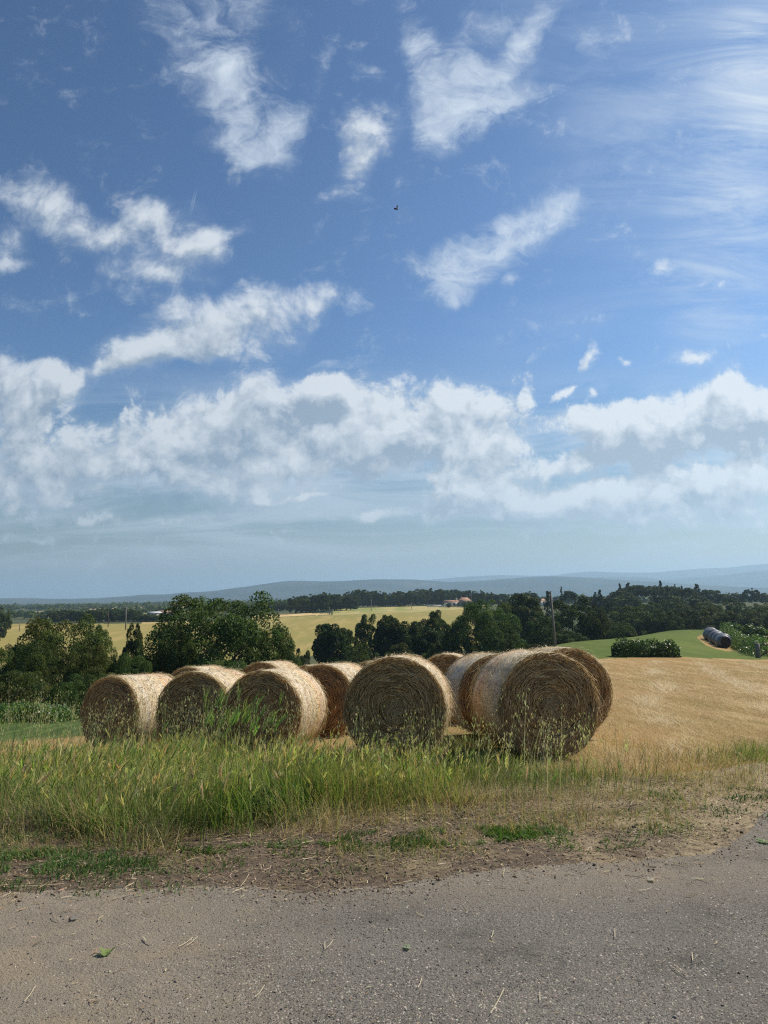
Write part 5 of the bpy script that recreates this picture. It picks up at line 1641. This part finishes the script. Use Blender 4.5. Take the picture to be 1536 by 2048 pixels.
hedge([spot(1218, 47.5)[:2], spot(1285, 47.0)[:2], spot(1352, 46.6)[:2]], 1.5, 0.98, 5200, 0.16, 3, 'low leafy hedge standing alone between the stubble and the green field')
hedge([spot(1520, 52)[:2], spot(1504, 58)[:2], spot(1486, 66)[:2], spot(1468, 76)[:2], spot(1454, 88)[:2], spot(1449, 98)[:2]], 1.6, 1.3, 9000, 0.20, 5, 'long sunlit leafy hedge running back beside the black wrapped bales', HEDGE * 1.25)
hedge([spot(1452, 92)[:2], spot(1490, 88)[:2], spot(1524, 85)[:2]], 1.8, 1.5, 4200, 0.26, 8, 'shorter leafy hedge crossing behind the far dry patch at the right', HEDGE * 1.1)
hedge([spot(-140, 18.5)[:2], spot(-20, 18.3)[:2], spot(70, 18.0)[:2], spot(140, 18.6)[:2]], 2.6, 0.42, 9000, 0.085, 9, 'low strip of leafy green crop at the far left, in front of the dark trees', HEDGE * 1.35)

# ------------------------------------------------------------------ black wrapped silage bales
M_PLASTIC, t = material('black_stretch_wrap')
P3 = obj_co(t)
pn = t.noise(t.mapping(P3, scale=(3, 14, 3)), 1.0, 5, 0.6, 0.5)
finish(t, t.mix(t.smooth(pn, 0.4, 0.7), (0.06, 0.062, 0.066), (0.17, 0.17, 0.178)), 0.45, bump(t, pn, 0.6, 0.04), 0.5)
M_PLEND, t = material('dull_wrap_end')
P3 = obj_co(t)
finish(t, t.mix(t.noise(P3, 4, 5, 0.6), (0.018, 0.015, 0.015), (0.055, 0.036, 0.032)), 0.6, bump(t, t.noise(P3, 7, 4, 0.6), 0.6, 0.05))


def lathe_y(mb, prof, seg=40, wob=0.0, seed=0, zc=0.6):
    prof = np.array(prof, float)
    th = np.arange(seg) / seg * 2 * np.pi
    k = 1 + wob * (fbm(np.cos(th) * 2 + seed, np.sin(th) * 2 + seed) - 0.5)
    X_ = np.maximum(prof[:, 0:1], 0.002) * np.sin(th) * k
    Z_ = np.maximum(prof[:, 0:1], 0.002) * np.cos(th) * k + zc
    ii = np.arange(len(prof) * seg).reshape(len(prof), seg)
    Q = np.stack([ii[:-1], ii[1:], np.roll(ii[1:], -1, 1), np.roll(ii[:-1], -1, 1)], -1).reshape(-1, 4)
    mb.add(np.stack([X_, np.broadcast_to(prof[:, 1:2], X_.shape), np.maximum(Z_, 0.0)], -1), Q)


mb = MB()
_yy = np.linspace(-0.58, 0.58, 15)
lathe_y(mb, [(0.44, -0.60)] + [(0.49 + 0.125 * (1 - abs(q / 0.58) ** 2.6), q) for q in _yy] + [(0.44, 0.60)], 48, 0.05, 1)
wrap_me = mb.mesh('wrapped_body', [M_PLASTIC], True)
ends = []
for s in (-1, 1):
    mb = MB()
    pr = [(0.002, s * 0.585), (0.2, s * 0.590), (0.32, s * 0.597), (0.437, s * 0.603)]
    lathe_y(mb, pr if s > 0 else pr, 48, 0.05, 1)
    ends.append(mb.mesh('wrapped_end', [M_PLEND], True))
sil = [(1443, 70.5, 'nearest of the black wrapped bales, its dull round end facing the road'), (1437.5, 72.1, 'second black wrapped bale, leaning against the nearest one'), (1433.5, 73.8, 'black wrapped bale just behind the leaning second one'),
       (1429.5, 75.5, 'black wrapped bale in the middle of the row, before the dip'), (1425.5, 77.2, 'black wrapped bale in the middle of the row, after the dip'), (1421.5, 78.9, 'third black wrapped bale from the far end of the row'),
       (1417.5, 80.6, 'black wrapped bale next to the far end of the row'), (1413.5, 82.3, 'farthest black wrapped bale, highest on the slope')]
for i, (px, D, lab) in enumerate(sil):
    x, y, z = spot(px, D)
    e = thing('wrapped_bale', lab, 'wrapped bale', (x + 0.16 * ((i * 5 % 3) - 1), y, z - 0.03 + 0.07 * (i % 2)), R(4 + (i * 37 % 17) - 8), 'black wrapped bales in a row')
    e.scale = (1.12, 1.05, 1.12)
    link('wrapped_body', wrap_me, e)
    for m_ in ends:
        link('wrapped_end', m_, e)

# ------------------------------------------------------------------ gate at the right edge
M_WOODG, t = material('weathered_wood')
P3 = obj_co(t)
wn = t.noise(t.mapping(P3, scale=(22, 22, 1.6)), 1.0, 5, 0.65)
finish(t, t.mix(wn, (0.10, 0.085, 0.07), (0.30, 0.27, 0.23)), 0.9, bump(t, wn, 0.7, 0.02))
M_RUST, t = material('rusty_steel')
finish(t, t.mix(t.noise(obj_co(t), 9, 4, 0.6), (0.10, 0.045, 0.028), (0.06, 0.05, 0.045)), 0.7)
x, y, z = spot(1507, 49.0)
g = thing('field_gate', 'rusty bar gate hung on a grey post at the right picture edge', 'gate', (x, y, z))
mb = MB(); mb.tube([(0, 0, -0.2), (0.01, 0, 0.45), (0.0, 0, 0.98)], [0.17, 0.165, 0.15], 12); link('gate_post', mb.mesh('gate_post', [M_WOODG], True), g)
mb = MB(); mb.tube([(0.14, 0, 0.86), (2.4, 0.1, 0.86)], 0.035, 8); link('top_bar', mb.mesh('top_bar', [M_RUST], True), g)
mb = MB(); mb.tube([(0.16, 0, 0.12), (1.5, 0.06, 0.83)], 0.04, 8); link('brace', mb.mesh('brace', [M_RUST], True), g)
mb = MB(); mb.tube([(2.4, 0.1, -0.2), (2.4, 0.1, 0.95)], [0.12, 0.11], 12); link('end_post', mb.mesh('end_post', [M_WOODG], True), g)

# ------------------------------------------------------------------ poles
def pole(px, top, D, rad, label, lean=0.0, arm=0.0, mat=None, group=None):
    x, y, z = spot(px, D)
    zt = at(px, top, D).z
    hgt = zt - z
    g = thing('utility_pole', label, 'pole', (x, y, z), 0, group)
    mb = MB()
    mb.tube([(0, 0, -0.3), (lean * hgt * 0.5, 0, hgt * 0.5), (lean * hgt, 0, hgt)], [rad, rad * 0.88, rad * 0.72], 12)
    link('pole_shaft', mb.mesh('pole_shaft', [mat or M_WOODG], True), g)
    if arm:
        mb = MB()
        mb.box((lean * hgt, -rad, hgt - 0.5), (arm, 0.12, 0.12))
        link('crossarm', mb.mesh('crossarm', [M_WOODG]), g)
        for s in (-1, 0, 1):
            mb = MB()
            mb.tube([(lean * hgt + s * arm * 0.42, -rad, hgt - 0.44), (lean * hgt + s * arm * 0.42, -rad, hgt - 0.2)], [0.06, 0.05], 8)
            link('insulator', mb.mesh('insulator', [M_INS], True), g)
    else:
        mb = MB()
        mb.tube([(lean * hgt, 0, hgt), (lean * hgt, 0, hgt + 0.05)], [rad * 0.74, rad * 0.3], 12)
        link('pole_cap', mb.mesh('pole_cap', [M_RUST], True), g)


M_INS, t = material('insulator_glass')
finish(t, (0.30, 0.33, 0.32), 0.3)
pole(1108, 1184, 45, 0.088, 'leaning grey wooden pole behind the rightmost bales', -0.052)
PGp = 'poles of the line across the gold field'
pole(253, 1214, 300, 0.26, 'stout wooden pole on the left gold field beside the spindly tree', 0, 1.6)
pole(218, 1221, 320, 0.20, 'thin reddish pole just left of the stout wooden pole', 0, 0, M_RUST)
pole(98, 1233, 330, 0.16, 'thin pole in front of the left tree belt, above the broad domed tree', 0, 0)
pole(42, 1244, 300, 0.16, 'short pole standing in the gold field near the left edge', 0, 0)
pole(742, 1199, 420, 0.20, 'pole on the meadow edge above the round topped stream trees', 0, 1.5)
pole(823, 1205, 430, 0.18, 'pole on the meadow between the long belt and the highest stream tree', 0, 1.4)
pole(659, 1214, 395, 0.18, 'pole at the right corner of the straw coloured field', 0, 0)
pole(557, 1218, 385, 0.18, 'pole at the left end of the straw coloured field', 0, 0)
pole(942, 1187, 425, 0.20, 'pole rising beside the dark tree at the pale house', 0, 1.4)

# ------------------------------------------------------------------ houses
M_WALL, t = material('pale_render')
finish(t, t.mix(t.noise(obj_co(t), 1.2, 4, 0.6), (0.74, 0.70, 0.62), (0.82, 0.79, 0.72)), 0.9)
M_ROOF, t = material('clay_tiles')
P3 = obj_co(t)
wv = t.new('ShaderNodeTexWave', ins={'Vector': P3, 'Scale': 2.2, 'Distortion': 0.6})
finish(t, t.mix(t.noise(P3, 1.5, 4, 0.6), (0.40, 0.20, 0.13), (0.56, 0.36, 0.25)), 0.9, bump(t, wv.outputs['Fac'], 0.6, 0.1))
M_GLASSD, t = material('dark_window')
finish(t, (0.05, 0.06, 0.075), 0.15, None, 0.6)
M_SHED, t = material('grey_roof_sheet')
finish(t, t.mix(t.noise(obj_co(t), 0.6, 4, 0.6), (0.42, 0.42, 0.42), (0.58, 0.57, 0.55)), 0.7)
M_SHWALL, t = material('dull_plaster')
finish(t, t.mix(t.noise(obj_co(t), 1.2, 4, 0.6), (0.30, 0.26, 0.22), (0.38, 0.33, 0.28)), 0.9)
M_SHUT, t = material('grey_blue_shutter')
finish(t, (0.22, 0.23, 0.27), 0.7)


def gable(mb, c, s, rise, over=0.4, ridge='x', hip=0.0):
    """roof with a little thickness over a plan of size s whose eaves are at c"""
    cx, cy, cz = c
    a, b = s[0] / 2 + over, s[1] / 2 + over
    if ridge == 'y':
        a, b = b, a
    r_ = a * (1 - hip)
    top = [(-a, -b, 0), (a, -b, 0), (a, b, 0), (-a, b, 0), (-r_, 0, rise), (r_, 0, rise)]
    pts = top + [(p[0], p[1], p[2] - 0.22) for p in top[:4]]
    if ridge == 'y':
        pts = [(-p[1], p[0], p[2]) for p in pts]
    mb.add([(p[0] + cx, p[1] + cy, p[2] + cz) for p in pts], [(0, 1, 5, 4), (2, 3, 4, 5), (0, 6, 7, 1), (1, 7, 8, 2), (2, 8, 9, 3), (3, 9, 6, 0), (9, 8, 7, 6)], [(1, 2, 5), (3, 0, 4)])


def house_part(name, parent, mat, fn, smooth=False):
    mb = MB()
    fn(mb)
    return link(name, mb.mesh(name, [mat], smooth), parent)


x, y, z = spot(912, 448)
hs = thing('farmhouse', 'pale house with terracotta roofs among the trees above the gold field', 'house', (x, y, z + 0.2), R(4))
hs.scale = (1.1, 1.1, 1.15)
house_part('wing_wall', hs, M_WALL, lambda m: m.box((-2.0, 0.6, 1.3), (8.6, 5.0, 2.6)))
rf = house_part('wing_roof', hs, M_ROOF, lambda m: gable(m, (-2.0, 0.6, 2.6), (8.6, 5.0), 1.0, 0.5))
house_part('chimney', rf, M_WALL, lambda m: m.box((0.4, 0.6, 4.0), (0.6, 0.6, 1.0)))
house_part('main_wall', hs, M_WALL, lambda m: m.box((4.6, 0.2, 1.45), (4.6, 7.0, 2.9)))
house_part('porch_gable', hs, M_WALL, lambda m: m.box((4.2, -3.42, 1.40), (4.0, 0.2, 2.8)))
rf = house_part('main_roof', hs, M_ROOF, lambda m: gable(m, (5.0, 0.4, 2.9), (6.2, 7.2), 2.0, 0.5, 'x', 0.55))
house_part('chimney', rf, M_ROOF, lambda m: m.box((3.0, 0.4, 4.7), (0.7, 0.7, 1.4)))
house_part('door', hs, M_SHUT, lambda m: m.box((4.4, -3.56, 1.15), (2.7, 0.08, 2.1)))
for cx in (-4.6, -1.5, 0.9):
    fr = house_part('window', hs, M_SHUT, lambda m, cx=cx: m.box((cx, -1.96, 1.35), (1.25, 0.1, 1.35)))
    house_part('pane', fr, M_GLASSD, lambda m, cx=cx: m.box((cx, -2.03, 1.35), (0.95, 0.06, 1.1)))
house_part('terrace_wall', hs, M_WALL, lambda m: m.box((-12.0, -1.0, 0.5), (10.0, 0.3, 0.9)))


def shed(px, base_py, D, w, hgt, dep, rise, label, wall, roof, rz=0.0, name='farm_building', cat='building'):
    p = at(px, base_py, D)
    zt = p.z
    gz = h(p.x, D)
    g = thing(name, label, cat, (p.x, D, zt), rz)
    house_part('wall', g, wall, lambda m: m.box((0, 0, (hgt + min(gz - zt, 0)) / 2), (w, dep, hgt - min(gz - zt, 0))))
    house_part('roof', g, roof, lambda m: gable(m, (0, 0, hgt), (w, dep), rise, 0.5))
    for cx in (-0.3, 0.05, 0.32):
        house_part('window', g, M_GLASSD, lambda m, cx=cx: m.box((cx * w, -dep / 2 - 0.05, hgt * 0.55), (1.1, 0.12, 1.3)))


shed(309, 1231, 470, 6.0, 1.7, 9, 0.9, 'small grey roofed shed at the end of the left tree belt', M_SHWALL, M_SHED)
shed(333, 1230, 480, 10.5, 2.0, 9, 1.0, 'long tile roofed barn behind the left tree belt', M_SHWALL, M_ROOF)
shed(1076, 1209, 480, 9.0, 2.4, 8, 1.3, 'pink roofed house left of the lone cypress', M_WALL, M_ROOF)
shed(1064, 1216, 470, 6.0, 2.2, 6, 0.8, 'low sandy outbuilding below the pink roofed house', M_WALL, M_ROOF)
shed(1092, 1206, 500, 6.5, 2.2, 7, 0.8, 'white roofed shed behind the lone cypress', M_WALL, M_SHED)

# ------------------------------------------------------------------ an insect on the wing
M_FLY, t = material('dark_chitin')
finish(t, (0.012, 0.010, 0.010), 0.4)
M_WING, t = material('amber_wing')
p = finish(t, (0.22, 0.18, 0.06), 0.4)
p.inputs['Alpha'].default_value = 0.75
q_ = at(792, 418, 1.7)
fl = thing('flying_insect', 'dark flying insect hovering high in the blue sky', 'insect', q_, R(12))
mb = MB()
s = np.linspace(0, 1, 9)
mb.tube(np.stack([(s - 0.5) * 0.0125, 0 * s, 0.0006 * np.sin(s * 3) - 0.002 * (s < 0.2) * 0], 1), 0.0002 + 0.0021 * np.sin(np.pi * s) ** 0.6 * np.where((s > 0.62) & (s < 0.72), 0.65, 1), 10)
link('insect_body', mb.mesh('insect_body', [M_FLY], True), fl)
for s_ in (-1, 1):
    mb = MB()
    a = np.linspace(0, 2 * np.pi, 15)[:-1]
    ring = np.stack([0.0022 + 0.0016 * np.cos(a) + 0.0016 * (1 - np.sin(a)) * 0, s_ * (0.0012 + 0.0022 * (1 + np.sin(a))), 0.0015 + 0.0030 * (1 + np.sin(a))], 1)
    V_ = np.concatenate([ring, ring + np.array((0.00012, 0, 0.00008))])
    T_ = [(0, i, i + 1) for i in range(1, 13)] + [(14, 14 + i + 1, 14 + i) for i in range(1, 13)]
    Q_ = [(i, (i + 1) % 14, 14 + (i + 1) % 14, 14 + i) for i in range(14)]
    mb.add(V_, Q_, T_)
    link('wing', mb.mesh('wing', [M_WING]), fl)
mb = MB()
for k_ in (-1, 0, 1):
    mb.tube([(0.001 + k_ * 0.0015, 0, -0.001), (0.001 + k_ * 0.0022, 0.0012, -0.0032)], 0.0002, 5)
    mb.tube([(0.001 + k_ * 0.0015, 0, -0.001), (0.001 + k_ * 0.0022, -0.0012, -0.0032)], 0.0002, 5)
link('legs', mb.mesh('legs', [M_FLY]), fl)

# ------------------------------------------------------------------ leaves dropped on the road
def dropped(px, py, size, lobes, label, tone, seed, curl=0.25):
    r = np.random.default_rng(seed)
    q = on_plane(px, py, 0.004)
    g = thing('fallen_leaf', label, 'leaf', (q.x, q.y, 0.006), r.random() * 6.28)
    nth = 48
    th = np.linspace(0, 2 * np.pi, nth, endpoint=False)
    rad = size * (0.62 + 0.38 * np.abs(np.cos(th * lobes / 2)) ** 0.7) * (0.9 + 0.2 * r.random(nth))
    rings = [0.0, 0.35, 0.7, 1.0]
    V_, C_ = [], []
    for k_ in rings:
        xx, yy = rad * k_ * np.cos(th), rad * k_ * np.sin(th) * 0.75
        zz = curl * size * (k_ ** 2) * (0.5 + 0.5 * np.cos(2 * th + 1)) + 0.06 * size * np.cos(th * lobes) * k_ + 0.002
        V_.append(np.stack([xx, yy, zz], 1))
        C_.append(np.array(tone) * (0.8 + 0.4 * r.random((nth, 1))))
    ii = np.arange(4 * nth).reshape(4, nth)
    Q_ = np.stack([ii[:-1], ii[1:], np.roll(ii[1:], -1, 1), np.roll(ii[:-1], -1, 1)], -1).reshape(-1, 4)
    link('leaf_blade', mesh_np('leaf_blade', np.concatenate(V_), Q_, None, np.concatenate(C_), [M_GRASS], True), g)
    mb = MB()
    mb.tube([(0, 0, 0.004), (-size * 0.9, 0.1 * size, 0.004), (-size * 1.5, 0.3 * size, 0.008)], [size * 0.05, size * 0.04, size * 0.03], 6, np.array(tone) * 0.9)
    link('leaf_stalk', mb.mesh('leaf_stalk', [M_GRASS]), g)


dropped(215, 1907, 0.040, 5, 'crumpled green leaf with a reddish stalk on the dusty track', (0.20, 0.26, 0.08), 3, 0.6)
dropped(814, 1896, 0.026, 6, 'pale grey green leaf on the asphalt in the middle foreground', (0.34, 0.38, 0.24), 5, 0.2)
dropped(1302, 1761, 0.026, 4, 'dry whitish leaf on the asphalt below the low green mat', (0.58, 0.52, 0.44), 8, 0.4)
dropped(1526, 1684, 0.045, 7, 'green leaf on the asphalt at the right picture edge', (0.22, 0.30, 0.12), 9, 0.15)
dropped(150, 1837, 0.030, 5, 'grey flattened leaf on the dusty track at the left', (0.30, 0.28, 0.25), 12, 0.1)
